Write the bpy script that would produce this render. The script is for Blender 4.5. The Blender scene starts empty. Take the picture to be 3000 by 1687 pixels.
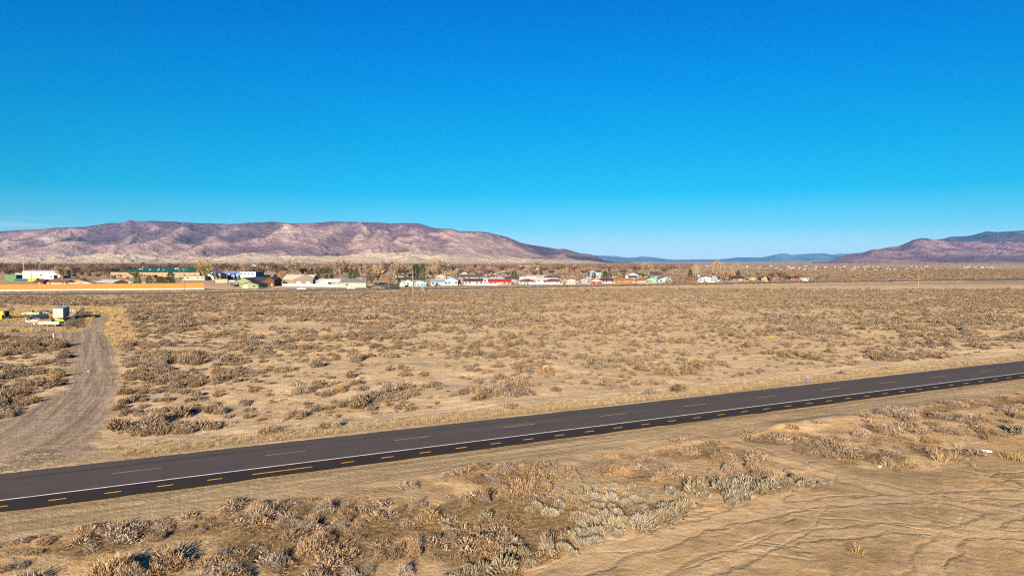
import bpy, bmesh, math, random
import numpy as np
from mathutils import Vector, Matrix
R = math.radians
random.seed(7); rng = np.random.default_rng(7)
S = bpy.context.scene; C = S.collection

# ---------------------------------------------------------------- camera, sky, sun, exposure
CAMH = 18.0; FPX = 2065.0; PITCH = math.atan(76.5 / FPX)
cam = bpy.data.cameras.new('camera'); cam.sensor_width = 36; cam.lens = 36 * FPX / 3000; cam.clip_start = 0.5; cam.clip_end = 250000
camo = bpy.data.objects.new('camera', cam); C.objects.link(camo)
camo.location = (0, 0, CAMH); camo.rotation_euler = (math.pi / 2 - PITCH, 0, 0); S.camera = camo
S.cycles.filter_width = 1.2; S.cycles.use_denoising = False
SUN_EL = R(16); SUN_YAW = R(9)
sun = bpy.data.lights.new('sun', 'SUN'); sun.energy = 5.0; sun.angle = R(0.5); sun.color = (1.0, 0.87, 0.70)
suno = bpy.data.objects.new('sun', sun); C.objects.link(suno); suno.rotation_euler = (math.pi / 2 - SUN_EL, 0, -SUN_YAW)
W = bpy.data.worlds.new("World"); S.world = W; W.use_nodes = True
wn = W.node_tree.nodes; wl = W.node_tree.links; bg = wn['Background']
sky = wn.new('ShaderNodeTexSky'); sky.sky_type = 'NISHITA'; sky.sun_disc = False
sky.sun_elevation = SUN_EL; sky.sun_rotation = math.pi + SUN_YAW; sky.altitude = 1300; sky.air_density = 1.0; sky.dust_density = 0.3; sky.ozone_density = 3.0
tc = wn.new('ShaderNodeTexCoord'); sx = wn.new('ShaderNodeSeparateXYZ'); wl.new(tc.outputs['Generated'], sx.inputs[0])
ramp = wn.new('ShaderNodeValToRGB'); wl.new(sx.outputs['Z'], ramp.inputs[0])
def setramp(r, pts, interp='LINEAR'):
    r.color_ramp.interpolation = interp
    e = r.color_ramp.elements
    while len(e) > 1: e.remove(e[-1])
    e[0].position = pts[0][0]; e[0].color = (*pts[0][1], 1)
    for p, c in pts[1:]:
        k = e.new(p); k.color = (*c, 1)
EXPO = 1.95; SKYS = 0.05
# the deep polariser-blue of the photograph: (height, the sky's own radiance at strength 0.1, colour it is graded to)
SKYTAB = [(0.0, (.75, .80, .57), (214, 220, 218)), (.013, (.74, .82, .62), (206, 220, 222)), (.047, (.59, .81, .79), (122, 212, 240)), (.094, (.405, .66, .835), (38, 192, 240)), (.17, (.25, .465, .725), (12, 167, 234)), (.257, (.172, .334, .579), (0, 142, 228)), (.334, (.128, .259, .477), (0, 121, 214)), (.6, (.10, .19, .36), (2, 105, 196)), (1.0, (.08, .16, .32), (2, 95, 185))]
lin = lambda c: (c / 255 / 12.92) if c <= 10 else ((c / 255 + .055) / 1.055) ** 2.4
SKYTINT = [(z, tuple(lin(t) / (k * 2 ** EXPO * SKYS / .1) for k, t in zip(a, b))) for z, a, b in SKYTAB]
setramp(ramp, SKYTINT)
mulw = wn.new('ShaderNodeMix'); mulw.data_type = 'RGBA'; mulw.blend_type = 'MULTIPLY'; mulw.inputs[0].default_value = 1.0
wl.new(sky.outputs[0], mulw.inputs[6]); wl.new(ramp.outputs[0], mulw.inputs[7]); 
# a thin streak of cirrus low over the mesa's western end
az = wn.new('ShaderNodeMath'); az.operation = 'ARCTAN2'; wl.new(sx.outputs['X'], az.inputs[0]); wl.new(sx.outputs['Y'], az.inputs[1])
def wmap(o, a, b):
    m = wn.new('ShaderNodeMapRange'); m.interpolation_type = 'SMOOTHSTEP'; wl.new(o, m.inputs[0]); m.inputs[1].default_value = a; m.inputs[2].default_value = b; return m.outputs[0]
def wmul(a, b):
    m = wn.new('ShaderNodeMath'); m.operation = 'MULTIPLY'; wl.new(a, m.inputs[0]); wl.new(b, m.inputs[1]); return m.outputs[0]
cv = wn.new('ShaderNodeCombineXYZ'); wl.new(az.outputs[0], cv.inputs[0]); wl.new(sx.outputs['Z'], cv.inputs[1])
cmap = wn.new('ShaderNodeMapping'); cmap.inputs['Scale'].default_value = (6, 90, 1); cmap.inputs['Rotation'].default_value = (0, 0, .03); wl.new(cv.outputs[0], cmap.inputs[0])
cn = wn.new('ShaderNodeTexNoise'); cn.inputs['Scale'].default_value = 1.0; cn.inputs['Detail'].default_value = 5; wl.new(cmap.outputs[0], cn.inputs['Vector'])
cm_ = wmul(wmul(wmap(sx.outputs['Z'], .037, .044), wmap(sx.outputs['Z'], .056, .048)), wmul(wmap(az.outputs[0], -.50, -.60), wmap(cn.outputs['Fac'], .3, .7)))
cmx = wn.new('ShaderNodeMix'); cmx.data_type = 'RGBA'; wl.new(wmul(cm_, wmap(cm_, -1, 1)), cmx.inputs[0]); wl.new(mulw.outputs[2], cmx.inputs[6]); cmx.inputs[7].default_value = (2.6, 3.6, 4.0, 1)
wl.new(cmx.outputs[2], bg.inputs[0])
bg.inputs[1].default_value = SKYS
S.view_settings.view_transform = 'Standard'; S.view_settings.look = 'None'; S.view_settings.exposure = EXPO; S.view_settings.gamma = 1.0

# ---------------------------------------------------------------- helpers
def raydir(px, py):
    a = (px - 1500) / FPX; b = -(py - 843.5) / FPX
    cp, sp = math.cos(PITCH), math.sin(PITCH)
    return np.array([a, cp + b * sp, -sp + b * cp])
def G(px, py, z=0.0):
    d = raydir(px, py); t = (z - CAMH) / d[2]; return (d[0] * t, d[1] * t)
def hsh(ix, iy, s):
    h = (ix.astype(np.int64) * 374761393 + iy.astype(np.int64) * 668265263 + s * 974711) & 0xffffffff
    h = ((h ^ (h >> 13)) * 1274126177) & 0xffffffff
    return ((h ^ (h >> 16)) & 0xffff) / 65535.0
def vnoise(x, y, s=0):
    x = np.asarray(x, float); y = np.asarray(y, float)
    ix = np.floor(x); iy = np.floor(y); fx = x - ix; fy = y - iy
    fx = fx * fx * (3 - 2 * fx); fy = fy * fy * (3 - 2 * fy)
    a = hsh(ix, iy, s); b = hsh(ix + 1, iy, s); c = hsh(ix, iy + 1, s); d = hsh(ix + 1, iy + 1, s)
    return (a + (b - a) * fx) * (1 - fy) + (c + (d - c) * fx) * fy
def fbm(x, y, s=0, o=4):
    t = 0; a = 0.5; n = 0
    for k in range(o):
        t = t + a * vnoise(x * 2 ** k + k * 17.3, y * 2 ** k - k * 9.1, s + k); n += a; a *= 0.5
    return t / n
def ridged(x, y, s=0, o=4):
    t = 0; a = 0.5; n = 0
    for k in range(o):
        t = t + a * (1 - np.abs(2 * vnoise(x * 2 ** k + k * 7.3, y * 2 ** k - k * 5.1, s + k) - 1)); n += a; a *= 0.5
    return t / n
def sst(a, b, x):
    t = np.clip((x - a) / (b - a), 0, 1); return t * t * (3 - 2 * t)
def polysd(poly, x, y):
    """signed distance to a polygon, positive inside"""
    x = np.asarray(x, float); y = np.asarray(y, float)
    d = np.full(x.shape, 1e9); ins = np.zeros(x.shape, bool)
    n = len(poly)
    for i in range(n):
        x1, y1 = poly[i]; x2, y2 = poly[(i + 1) % n]
        ex, ey = x2 - x1, y2 - y1
        t = np.clip(((x - x1) * ex + (y - y1) * ey) / (ex * ex + ey * ey + 1e-9), 0, 1)
        d = np.minimum(d, np.hypot(x - x1 - t * ex, y - y1 - t * ey))
        c = ((y1 > y) != (y2 > y)) & (x < ex * (y - y1) / (ey if abs(ey) > 1e-9 else 1e-9) + x1)
        ins ^= c
    return np.where(ins, d, -d)
def linedist(pts, x, y):
    d = np.full(np.shape(x), 1e9)
    for (x1, y1), (x2, y2) in zip(pts[:-1], pts[1:]):
        ex, ey = x2 - x1, y2 - y1
        t = np.clip(((x - x1) * ex + (y - y1) * ey) / (ex * ex + ey * ey + 1e-9), 0, 1)
        d = np.minimum(d, np.hypot(x - x1 - t * ex, y - y1 - t * ey))
    return d
def mesh_np(name, V, F, attrs=None, smooth=False, uv=None):
    me = bpy.data.meshes.new(name)
    V = np.asarray(V, np.float32).reshape(-1, 3); F = np.asarray(F, np.int32)
    k = F.shape[1]
    me.vertices.add(len(V)); me.vertices.foreach_set('co', V.ravel())
    me.loops.add(F.size); me.loops.foreach_set('vertex_index', F.ravel())
    me.polygons.add(len(F)); me.polygons.foreach_set('loop_start', np.arange(len(F), dtype=np.int32) * k)
    me.polygons.foreach_set('loop_total', np.full(len(F), k, np.int32))
    if smooth: me.polygons.foreach_set('use_smooth', np.ones(len(F), bool))
    me.update(calc_edges=True)
    for n, a in (attrs or {}).items():
        at = me.attributes.new(n, 'FLOAT', 'POINT'); at.data.foreach_set('value', np.asarray(a, np.float32).ravel())
    return me
def tag(o, label=None, cat=None, group=None, kind=None):
    if label: o['label'] = label
    if cat: o['category'] = cat
    if group: o['group'] = group
    if kind: o['kind'] = kind
    return o
def link(name, me, mat=None, parent=None, loc=None, rz=0, col=None, sc=None):
    o = bpy.data.objects.new(name, me); C.objects.link(o)
    if mat is not None and me is not None and not me.materials: me.materials.append(mat)
    if parent is not None: o.parent = parent
    if loc is not None: o.location = loc
    if rz: o.rotation_euler = (0, 0, rz)
    if col is not None: o.color = (*col, 1)
    if sc is not None: o.scale = sc if hasattr(sc, '__len__') else (sc, sc, sc)
    return o
def thing(name, label, cat, loc=(0, 0, 0), rz=0, group=None):
    o = bpy.data.objects.new(name, None); C.objects.link(o); o.empty_display_size = 0.2
    o.location = loc; o.rotation_euler = (0, 0, rz); return tag(o, label, cat, group)
class MB:
    """collects shapes with any face sizes into one mesh"""
    def __init__(s): s.v = []; s.f = []
    def poly(s, pts):
        b = len(s.v); s.v += [tuple(p) for p in pts]; s.f.append(list(range(b, b + len(pts)))); return s
    def box(s, x0, x1, y0, y1, z0, z1):
        b = len(s.v)
        s.v += [(x0, y0, z0), (x1, y0, z0), (x1, y1, z0), (x0, y1, z0), (x0, y0, z1), (x1, y0, z1), (x1, y1, z1), (x0, y1, z1)]
        s.f += [[b + i for i in q] for q in ((0, 3, 2, 1), (4, 5, 6, 7), (0, 1, 5, 4), (1, 2, 6, 5), (2, 3, 7, 6), (3, 0, 4, 7))]; return s
    def prism(s, prof, axis, a0, a1):
        """extrude a 2-D outline: axis 'y' -> prof is (x,z), axis 'x' -> prof is (y,z)"""
        n = len(prof); b = len(s.v)
        for a in (a0, a1):
            for p, q in prof: s.v.append((p, a, q) if axis == 'y' else (a, p, q))
        s.f.append([b + i for i in range(n)]); s.f.append([b + n + i for i in reversed(range(n))])
        for i in range(n): j = (i + 1) % n; s.f.append([b + i, b + n + i, b + n + j, b + j])
        return s
    def tube(s, pts, rad, n=6):
        pts = [Vector(p) for p in pts]; b = len(s.v)
        for i, p in enumerate(pts):
            t = (pts[min(i + 1, len(pts) - 1)] - pts[max(i - 1, 0)]).normalized()
            a = t.cross(Vector((0.13, 0.97, 0.2))).normalized(); c = t.cross(a)
            r = rad[i] if hasattr(rad, '__len__') else rad
            for k in range(n):
                g = 2 * math.pi * k / n; s.v.append(tuple(p + a * math.cos(g) * r + c * math.sin(g) * r))
        for i in range(len(pts) - 1):
            for k in range(n):
                q = (k + 1) % n; s.f.append([b + i * n + k, b + i * n + q, b + (i + 1) * n + q, b + (i + 1) * n + k])
        s.f.append([b + k for k in reversed(range(n))]); e = b + (len(pts) - 1) * n; s.f.append([e + k for k in range(n)])
        return s
    def mesh(s, name, fix=True):
        me = bpy.data.meshes.new(name); me.from_pydata(s.v, [], s.f); me.update()
        if fix:
            bm = bmesh.new(); bm.from_mesh(me); bmesh.ops.recalc_face_normals(bm, faces=bm.faces); bm.to_mesh(me); bm.free()
        return me
    def obj(s, name, mat, parent=None, **k): return link(name, s.mesh(name), mat, parent, **k)

# ---------------------------------------------------------------- materials
def newmat(name):
    m = bpy.data.materials.new(name); m.use_nodes = True
    n = m.node_tree.nodes; b = n['Principled BSDF']; b.inputs['Specular IOR Level'].default_value = 0.15; b.inputs['Roughness'].default_value = 0.85
    return m, n, m.node_tree.links, b
def N(n, t, **k):
    x = n.new('ShaderNode' + t)
    for a, v in k.items(): setattr(x, a, v)
    return x
def mixc(n, l, f, a, b, blend='MIX'):
    x = N(n, 'Mix', data_type='RGBA', blend_type=blend)
    for i, v in ((0, f), (6, a), (7, b)):
        if hasattr(v, 'is_linked'): l.new(v, x.inputs[i])
        elif i == 0: x.inputs[0].default_value = v
        else: x.inputs[i].default_value = (*v, 1)
    return x.outputs[2]
def math_(n, l, op, a, b=None, c=None, clamp=False):
    x = N(n, 'Math', operation=op); x.use_clamp = clamp
    for i, v in enumerate((a, b, c)):
        if v is None: continue
        if hasattr(v, 'is_linked'): l.new(v, x.inputs[i])
        else: x.inputs[i].default_value = v
    return x.outputs[0]
def noise_(n, l, vec, scale, detail=4, rough=0.55, lo=None, hi=None, dist=0):
    x = N(n, 'TexNoise'); x.inputs['Scale'].default_value = scale; x.inputs['Detail'].default_value = detail; x.inputs['Roughness'].default_value = rough; x.inputs['Distortion'].default_value = dist
    if vec is not None: l.new(vec, x.inputs['Vector'])
    o = x.outputs['Fac']
    if lo is not None:
        m = N(n, 'MapRange'); m.interpolation_type = 'SMOOTHSTEP'
        m.inputs[1].default_value = lo; m.inputs[2].default_value = hi; l.new(o, m.inputs[0]); o = m.outputs[0]
    return o
def attr_(n, name):
    a = N(n, 'Attribute'); a.attribute_name = name; return a
def objcol_mat(name, rough=0.8, var=0.25, scale=1.2, spec=0.15, metal=0.0, streak=False):
    """painted surface: the object's own colour, weathered by noise"""
    m, n, l, b = newmat(name)
    oi = N(n, 'ObjectInfo'); g = N(n, 'NewGeometry')
    f = noise_(n, l, g.outputs['Position'], scale, 5, 0.6, 0.3, 0.75)
    dark = mixc(n, l, 1.0, oi.outputs['Color'], (1 - var, 1 - var * 1.05, 1 - var * 1.1), 'MULTIPLY')
    l.new(mixc(n, l, f, dark, oi.outputs['Color']), b.inputs['Base Color'])
    b.inputs['Roughness'].default_value = rough; b.inputs['Specular IOR Level'].default_value = spec; b.inputs['Metallic'].default_value = metal
    return m
def plain_mat(name, col, rough=0.8, var=0.2, scale=3.0, spec=0.15, metal=0.0):
    m, n, l, b = newmat(name); g = N(n, 'NewGeometry')
    f = noise_(n, l, g.outputs['Position'], scale, 5, 0.6, 0.3, 0.72)
    l.new(mixc(n, l, f, tuple(c * (1 - var) for c in col), col), b.inputs['Base Color'])
    b.inputs['Roughness'].default_value = rough; b.inputs['Specular IOR Level'].default_value = spec; b.inputs['Metallic'].default_value = metal
    return m
def twig_mat(name, c1, c2, c3, use_obj=False, objvar=0.35):
    """dry twigs and leaves: colour varies from piece to piece and from plant to plant"""
    m, n, l, b = newmat(name)
    g = N(n, 'NewGeometry'); oi = N(n, 'ObjectInfo')
    r = N(n, 'ValToRGB'); setramp(r, [(0.0, c1), (0.5, c2), (1.0, c3)]); l.new(g.outputs['Random Per Island'], r.inputs[0])
    v = math_(n, l, 'MULTIPLY_ADD', oi.outputs['Random'], objvar, 1 - objvar / 2)
    h = N(n, 'HueSaturation'); l.new(r.outputs[0], h.inputs['Color']); l.new(v, h.inputs['Value'])
    sat = math_(n, l, 'MULTIPLY_ADD', math_(n, l, 'FRACT', math_(n, l, 'MULTIPLY', oi.outputs['Random'], 7.31)), 0.5, 0.75); l.new(sat, h.inputs['Saturation'])
    c = h.outputs[0]
    if use_obj: c = mixc(n, l, 1.0, c, oi.outputs['Color'], 'MULTIPLY')
    l.new(c, b.inputs['Base Color']); b.inputs['Roughness'].default_value = 0.9; b.inputs['Specular IOR Level'].default_value = 0.05
    return m

# ---------------------------------------------------------------- the paved road's own axes
O = np.array(G(1500, 1278.5))
p0 = np.array(G(0, 1465)); p1 = np.array(G(3000, 1092)); U = (p1 - p0) / np.linalg.norm(p1 - p0); NV = np.array([-U[1], U[0]])
def uv(x, y): dx = x - O[0]; dy = y - O[1]; return dx * U[0] + dy * U[1], dx * NV[0] + dy * NV[1]
def xy(u, v): return O[0] + u * U[0] + v * NV[0], O[1] + u * U[1] + v * NV[1]
def vpx(px, py): return uv(*G(px, py))[1]
VNEAR = vpx(1500, 1303); VFAR = vpx(1500, 1221.5); VDASH = vpx(1500, 1249); VSM = vpx(1500, 1292)

# zones of the ground, as they lie in the world (metres)
P = lambda L: [G(*p) for p in L]
DRIVE = P([(-160, 1402), (-160, 1240), (-40, 1240), (30, 1222), (85, 1190), (150, 1154), (186, 1138), (197, 1116), (201, 1078), (205, 1040), (213, 1017), (190, 996), (159, 984), (-40, 983), (-200, 985), (-200, 973), (-10, 972), (190, 971), (235, 970), (262, 948), (273, 935), (288, 925), (318, 922), (322, 932), (313, 945), (296, 968), (323, 990), (338, 1021), (345, 1059), (349, 1116), (342, 1165), (323, 1230), (273, 1286), (262, 1298), (304, 1321), (330, 1352)])
YARD = P([(-120, 960), (95, 957), (95, 962), (190, 962), (190, 945), (60, 945), (-120, 940)])
LOT = P([(1390, 1720), (1440, 1690), (1504, 1673), (1601, 1631), (1691, 1619), (1737, 1600), (1826, 1569), (1912, 1541), (1975, 1518), (2028, 1486), (2139, 1477), (2199, 1451), (2276, 1439), (2383, 1413), (2370, 1379), (2284, 1357), (2220, 1332), (2113, 1298), (2049, 1276), (1985, 1259), (2060, 1243), (2139, 1272), (2199, 1289), (2284, 1310), (2391, 1332), (2476, 1357), (2583, 1370), (2754, 1366), (2839, 1336), (2903, 1285), (3000, 1268), (3400, 1245), (3600, 1500), (3300, 1900), (1200, 1900)])
BERM = P([(2290, 1243), (2380, 1234), (2470, 1219)])
TRACK2 = P([(315, 985), (330, 962), (345, 945), (352, 930), (345, 921)])
CLEAR = P([(1280, 1110), (1180, 1060), (1160, 1040), (1270, 1065), (1330, 1100), (1400, 1135), (1330, 1150)])
HWY = [G(px, py) for px, py in ((-400, 869), (0, 863.5), (300, 861.5), (500, 860), (720, 856), (940, 851.5), (1400, 844.5), (1850, 836.5), (2400, 827.5), (3000, 819.5), (3600, 812))]
FRONT = [G(px, py) for px, py in ((-400, 859), (0, 855.5), (500, 851.5), (900, 846), (1110, 843), (1400, 837.5), (1850, 831), (2400, 824.5), (3000, 817.5))]

def dn_road(v): return np.maximum(v - VFAR, VNEAR - v)
def hgt(x, y):
    x = np.asarray(x, float); y = np.asarray(y, float)
    u, v = uv(x, y); dn = dn_road(v)
    flat = np.maximum(sst(-2, 3, polysd(DRIVE, x, y)), sst(-2, 2.5, polysd(LOT, x, y)))
    far = 1 - sst(260, 420, y)
    n = (fbm(x / 17, y / 17, 3, 3) - 0.5) * 0.9 + (fbm(x / 3.6, y / 3.6, 9, 3) - 0.5) * 0.40
    n = n * (1 - 0.8 * flat) * far
    w = sst(1.5, 8.5, dn)
    edge = -0.05 - 0.03 * np.clip(dn, 0, 6)
    b = np.maximum(0, 1 - linedist(BERM, x, y) / 3.2); berm = 0.6 * b * b * (3 - 2 * b) * (0.75 + 0.5 * vnoise(x, y, 4))
    ditch = 0
    h = edge * (1 - w) + (n - 0.12 + berm) * w
    # curb of graded spoil where the brush patch starts
    spoil = np.exp(-((v - (VNEAR - 6.3 - 1.2 * vnoise(u / 4, 0 * u, 21))) / 0.55) ** 2) * 0.16 * sst(0.35, 0.7, vnoise(u / 5, 0 * u + 3, 5)) * (1 - flat)
    h = h + spoil
    # two wheel ruts of the far-side track
    for vv in (VFAR + 6.9, VFAR + 8.7): h = h - 0.06 * np.exp(-((v - vv) / 0.35) ** 2) * (1 - flat)
    for off in (-0.95, 0.95):
        d = linedist(TRACK2, x - off, y); h = h - 0.16 * np.exp(-(d / 0.45) ** 2)
    return np.where(dn < 0.6, -0.22, h)
def H1(x, y): return float(hgt(np.array([x]), np.array([y]))[0])

# ---------------------------------------------------------------- ground
def ramp_coords(a, b, step):
    out = [a]; s = step
    k = 0
    while out[-1] < b:
        k += 1; s *= 1.03 if k < 110 else 1.12
        out.append(out[-1] + s)
    return np.array(out[1:])
xs = np.concatenate([-ramp_coords(78, 75000, .5)[::-1], np.arange(-78, 112.1, .5), ramp_coords(112, 75000, .5)])
ys = np.concatenate([30 - ramp_coords(0, 4000, .7)[::-1], np.arange(30, 140.1, .5), ramp_coords(140, 75000, .5)])
GX, GY = np.meshgrid(xs, ys); gx = GX.ravel(); gy = GY.ravel()
gz = hgt(gx, gy); gu, gv = uv(gx, gy); gdn = dn_road(gv)
jit = (fbm(gx / 2.2, gy / 2.2, 31, 3) - 0.5) * 3.0
a_drive = sst(-.7, .9, polysd(DRIVE, gx, gy) + jit * .5)
a_drive = np.maximum(a_drive, 0.85 * sst(-3, 2, polysd(YARD, gx, gy)))
a_drive = a_drive * (1 - .55 * np.exp(-(gdn / 8) ** 2))
a_lot = sst(-1.0, 1.2, polysd(LOT, gx, gy) + jit * .6)
a_grav = sst(6.6, 4.4, gdn + jit * 0.35) * (gv < 0) + sst(2.6, 1.0, gdn + jit * .3) * (gv > 0)
trk = np.exp(-((gv - (VFAR + 7.8)) / 2.1) ** 4) * sst(-55, -35, gu)
a_track = np.maximum(trk * 0.9, sst(-1, 2, polysd(CLEAR, gx, gy) + jit))
a_grass = np.exp(-((gv - (VFAR + 3.4)) / 1.6) ** 2)
hd = linedist(HWY, gx, gy); fd = linedist(FRONT, gx, gy)
a_grass = np.maximum(a_grass, np.exp(-(hd / 32) ** 4) * (gx < 500) * 0.9)
yg = P([(-300, 905), (250, 895), (345, 905), (352, 940), (362, 985), (350, 1005), (338, 985), (262, 962), (215, 968), (190, 962), (95, 962), (90, 970), (-200, 975)])
a_yg = sst(-8, 6, polysd(yg, gx, gy) + jit * 2)
a_grass = np.maximum(a_grass, a_yg)
a_town = sst(480, 620, gy)
# litter-dark soil patches in the brush strip between road and lot
a_strip = sst(4.5, 7, gdn + jit * .3) * (gv < 0) * (1 - a_lot) * sst(400, 200, np.abs(gx))
a_brush = sst(0.40, 0.56, fbm(gx / 5.5, gy / 5.5, 77, 4)) * sst(6.5, 9, gdn) * (gv < 0) * (1 - a_lot) * sst(400, 200, np.abs(gx))
DLINE = P([(-60, 1345), (60, 1300), (170, 1235), (245, 1160), (280, 1080), (275, 1010), (268, 970), (300, 925)])
def lateral(x, y):
    best = np.full(x.shape, 1e9); lat = np.zeros(x.shape)
    for (x1, y1), (x2, y2) in zip(DLINE[:-1], DLINE[1:]):
        ex, ey = x2 - x1, y2 - y1; L = math.hypot(ex, ey); t = np.clip(((x - x1) * ex + (y - y1) * ey) / L / L, 0, 1)
        d = np.hypot(x - x1 - t * ex, y - y1 - t * ey); sgn = np.sign((x - x1) * ey - (y - y1) * ex); lat = np.where(d < best, sgn * d, lat); best = np.minimum(best, d)
    return lat
a_lat = lateral(gx, gy)
MUD = P([(-40, 1385), (-20, 1350), (30, 1330), (120, 1313), (170, 1312), (215, 1325), (160, 1345), (80, 1368), (20, 1388)])
a_mud = sst(-.6, .6, polysd(MUD, gx, gy) + jit * .3)
LOTTRK = [P(L) for L in ([(1930, 1262), (2020, 1272), (2139, 1292), (2300, 1345), (2480, 1400), (2700, 1452), (3050, 1500), (3400, 1540)], [(1400, 1700), (1600, 1648), (1850, 1592), (2050, 1535), (2250, 1490), (2450, 1462), (2700, 1450), (3000, 1440)], [(1500, 1720), (1750, 1640), (1950, 1570), (2150, 1510), (2260, 1455), (2300, 1410), (2230, 1345), (2100, 1290)], [(2700, 1760), (2720, 1640), (2800, 1560), (2950, 1500), (3200, 1450)], [(1900, 1760), (2100, 1640), (2330, 1570), (2600, 1540), (3000, 1560)])]
a_tdist = np.full(gx.shape, 50.0)
for L in LOTTRK: a_tdist = np.minimum(a_tdist, np.minimum(linedist(L, gx, gy), 50))
nx, ny = len(xs), len(ys)
idx = np.arange(nx * ny).reshape(ny, nx)
GF = np.stack([idx[:-1, :-1], idx[:-1, 1:], idx[1:, 1:], idx[1:, :-1]], -1).reshape(-1, 4)
GV = np.stack([gx, gy, gz], -1)
GA = dict(drive=a_drive, lot=a_lot, gravel=np.clip(a_grav, 0, 1), track=a_track, grass=a_grass, town=a_town, brush=a_brush, strip=a_strip, lat=a_lat, mud=a_mud, tdist=a_tdist)

def ground_mat():
    m, n, l, b = newmat('soil')
    pos = N(n, 'NewGeometry').outputs['Position']
    A = {k: attr_(n, k).outputs['Fac'] for k in GA}
    rotm = N(n, 'Mapping'); rotm.inputs['Rotation'].default_value = (0, 0, -math.atan2(U[1], U[0])); l.new(pos, rotm.inputs[0])
    road = rotm.outputs[0]
    str_ = N(n, 'Mapping'); str_.inputs['Scale'].default_value = (0.05, 1.3, 1); l.new(road, str_.inputs[0]); streakv = str_.outputs[0]
    big = noise_(n, l, pos, 0.045, 5, 0.6, 0.38, 0.66); med = noise_(n, l, pos, 0.33, 5, 0.6, 0.35, 0.68)
    fine = noise_(n, l, pos, 2.6, 6, 0.7, 0.3, 0.72); grain = noise_(n, l, pos, 13.0, 3, 0.7, 0.3, 0.72)
    c = mixc(n, l, big, (.48, .335, .185), (.385, .26, .145))
    c = mixc(n, l, math_(n, l, 'MULTIPLY', med, .55), c, (.55, .405, .25))
    c = mixc(n, l, math_(n, l, 'MULTIPLY', A['strip'], .75), c, mixc(n, l, med, (.33, .215, .10), (.46, .315, .165)))
    c = mixc(n, l, math_(n, l, 'MULTIPLY', A['brush'], .9), c, mixc(n, l, fine, (.085, .052, .024), (.29, .185, .085)))
    # bare grey clay and sparse grass films away from the road
    cl = noise_(n, l, pos, .09, 4, .55, .55, .68); c = mixc(n, l, math_(n, l, 'MULTIPLY', cl, .5), c, (.42, .31, .22))
    # town and far flats
    mp = N(n, 'Mapping'); mp.inputs['Scale'].default_value = (.0012, .006, 1); l.new(pos, mp.inputs[0])
    farn = noise_(n, l, mp.outputs[0], 1.0, 5, .6, .38, .62)
    fc = mixc(n, l, farn, (.36, .24, .155), (.50, .36, .235))
    fc = mixc(n, l, noise_(n, l, pos, .11, 5, .75, .42, .62), mixc(n, l, 1., fc, (.62, .58, .55), 'MULTIPLY'), fc)
    c = mixc(n, l, A['town'], c, fc)
    # grass litter
    c = mixc(n, l, math_(n, l, 'MULTIPLY', A['grass'], math_(n, l, 'MULTIPLY_ADD', fine, .5, .4)), c, mixc(n, l, fine, (.44, .30, .12), (.30, .20, .095)))
    # verge track
    c = mixc(n, l, math_(n, l, 'MULTIPLY', A['track'], .75), c, mixc(n, l, noise_(n, l, streakv, 1.6, 4, .6, .4, .65), (.36, .26, .16), (.56, .42, .27)))
    # graded gravel shoulder with streaks along the road
    gs = noise_(n, l, streakv, 1.5, 5, .65, .34, .7)
    gc = mixc(n, l, gs, (.25, .18, .095), (.45, .33, .19))
    pale = noise_(n, l, streakv, .8, 4, .7, .66, .74); gc = mixc(n, l, math_(n, l, 'MULTIPLY', pale, .7), gc, (.55, .45, .34))
    gc = mixc(n, l, math_(n, l, 'MULTIPLY', grain, .45), gc, (.20, .145, .09))
    c = mixc(n, l, A['gravel'], c, gc)
    # gravel side road: long wheel streaks
    lat = A['lat']; cx_ = N(n, 'CombineXYZ'); l.new(lat, cx_.inputs[0]); sepd = N(n, 'SeparateXYZ'); l.new(pos, sepd.inputs[0]); l.new(math_(n, l, 'MULTIPLY', sepd.outputs[1], .05), cx_.inputs[1])
    ds = noise_(n, l, cx_.outputs[0], .95, 5, .68, .34, .68, .4)
    dc = mixc(n, l, ds, (.235, .172, .118), (.39, .295, .20)); dc = mixc(n, l, math_(n, l, 'MULTIPLY', grain, .4), dc, (.11, .08, .055))
    dc = mixc(n, l, math_(n, l, 'MULTIPLY', noise_(n, l, pos, .12, 4, .6, .42, .62), .5), dc, mixc(n, l, ds, (.22, .175, .135), (.33, .26, .195)))
    for off in (-3.6, -1.9, .9, 2.6):
        rd = math_(n, l, 'ABSOLUTE', math_(n, l, 'SUBTRACT', math_(n, l, 'ADD', lat, math_(n, l, 'MULTIPLY', med, .8)), off))
        rv_ = math_(n, l, 'MULTIPLY', math_(n, l, 'SUBTRACT', 1, math_(n, l, 'DIVIDE', rd, .38), None, True), math_(n, l, 'MULTIPLY_ADD', big, .6, .2))
        dc = mixc(n, l, rv_, dc, (.40, .30, .20) if off > -3 and off < 2 else (.12, .09, .065))
    mr = noise_(n, l, pos, .8, 5, .7, .40, .60, 1.5); dc = mixc(n, l, A['mud'], dc, mixc(n, l, mr, (.085, .075, .062), (.34, .29, .22)))
    c = mixc(n, l, A['drive'], c, dc)
    # bare lot: sweeping arcs of old tyre marks (polar noise round two turning centres)
    sp = N(n, 'SeparateXYZ'); l.new(pos, sp.inputs[0])
    lc = None; patch = noise_(n, l, pos, .55, 6, .72, .36, .66, .4)
    hts = []
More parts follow.
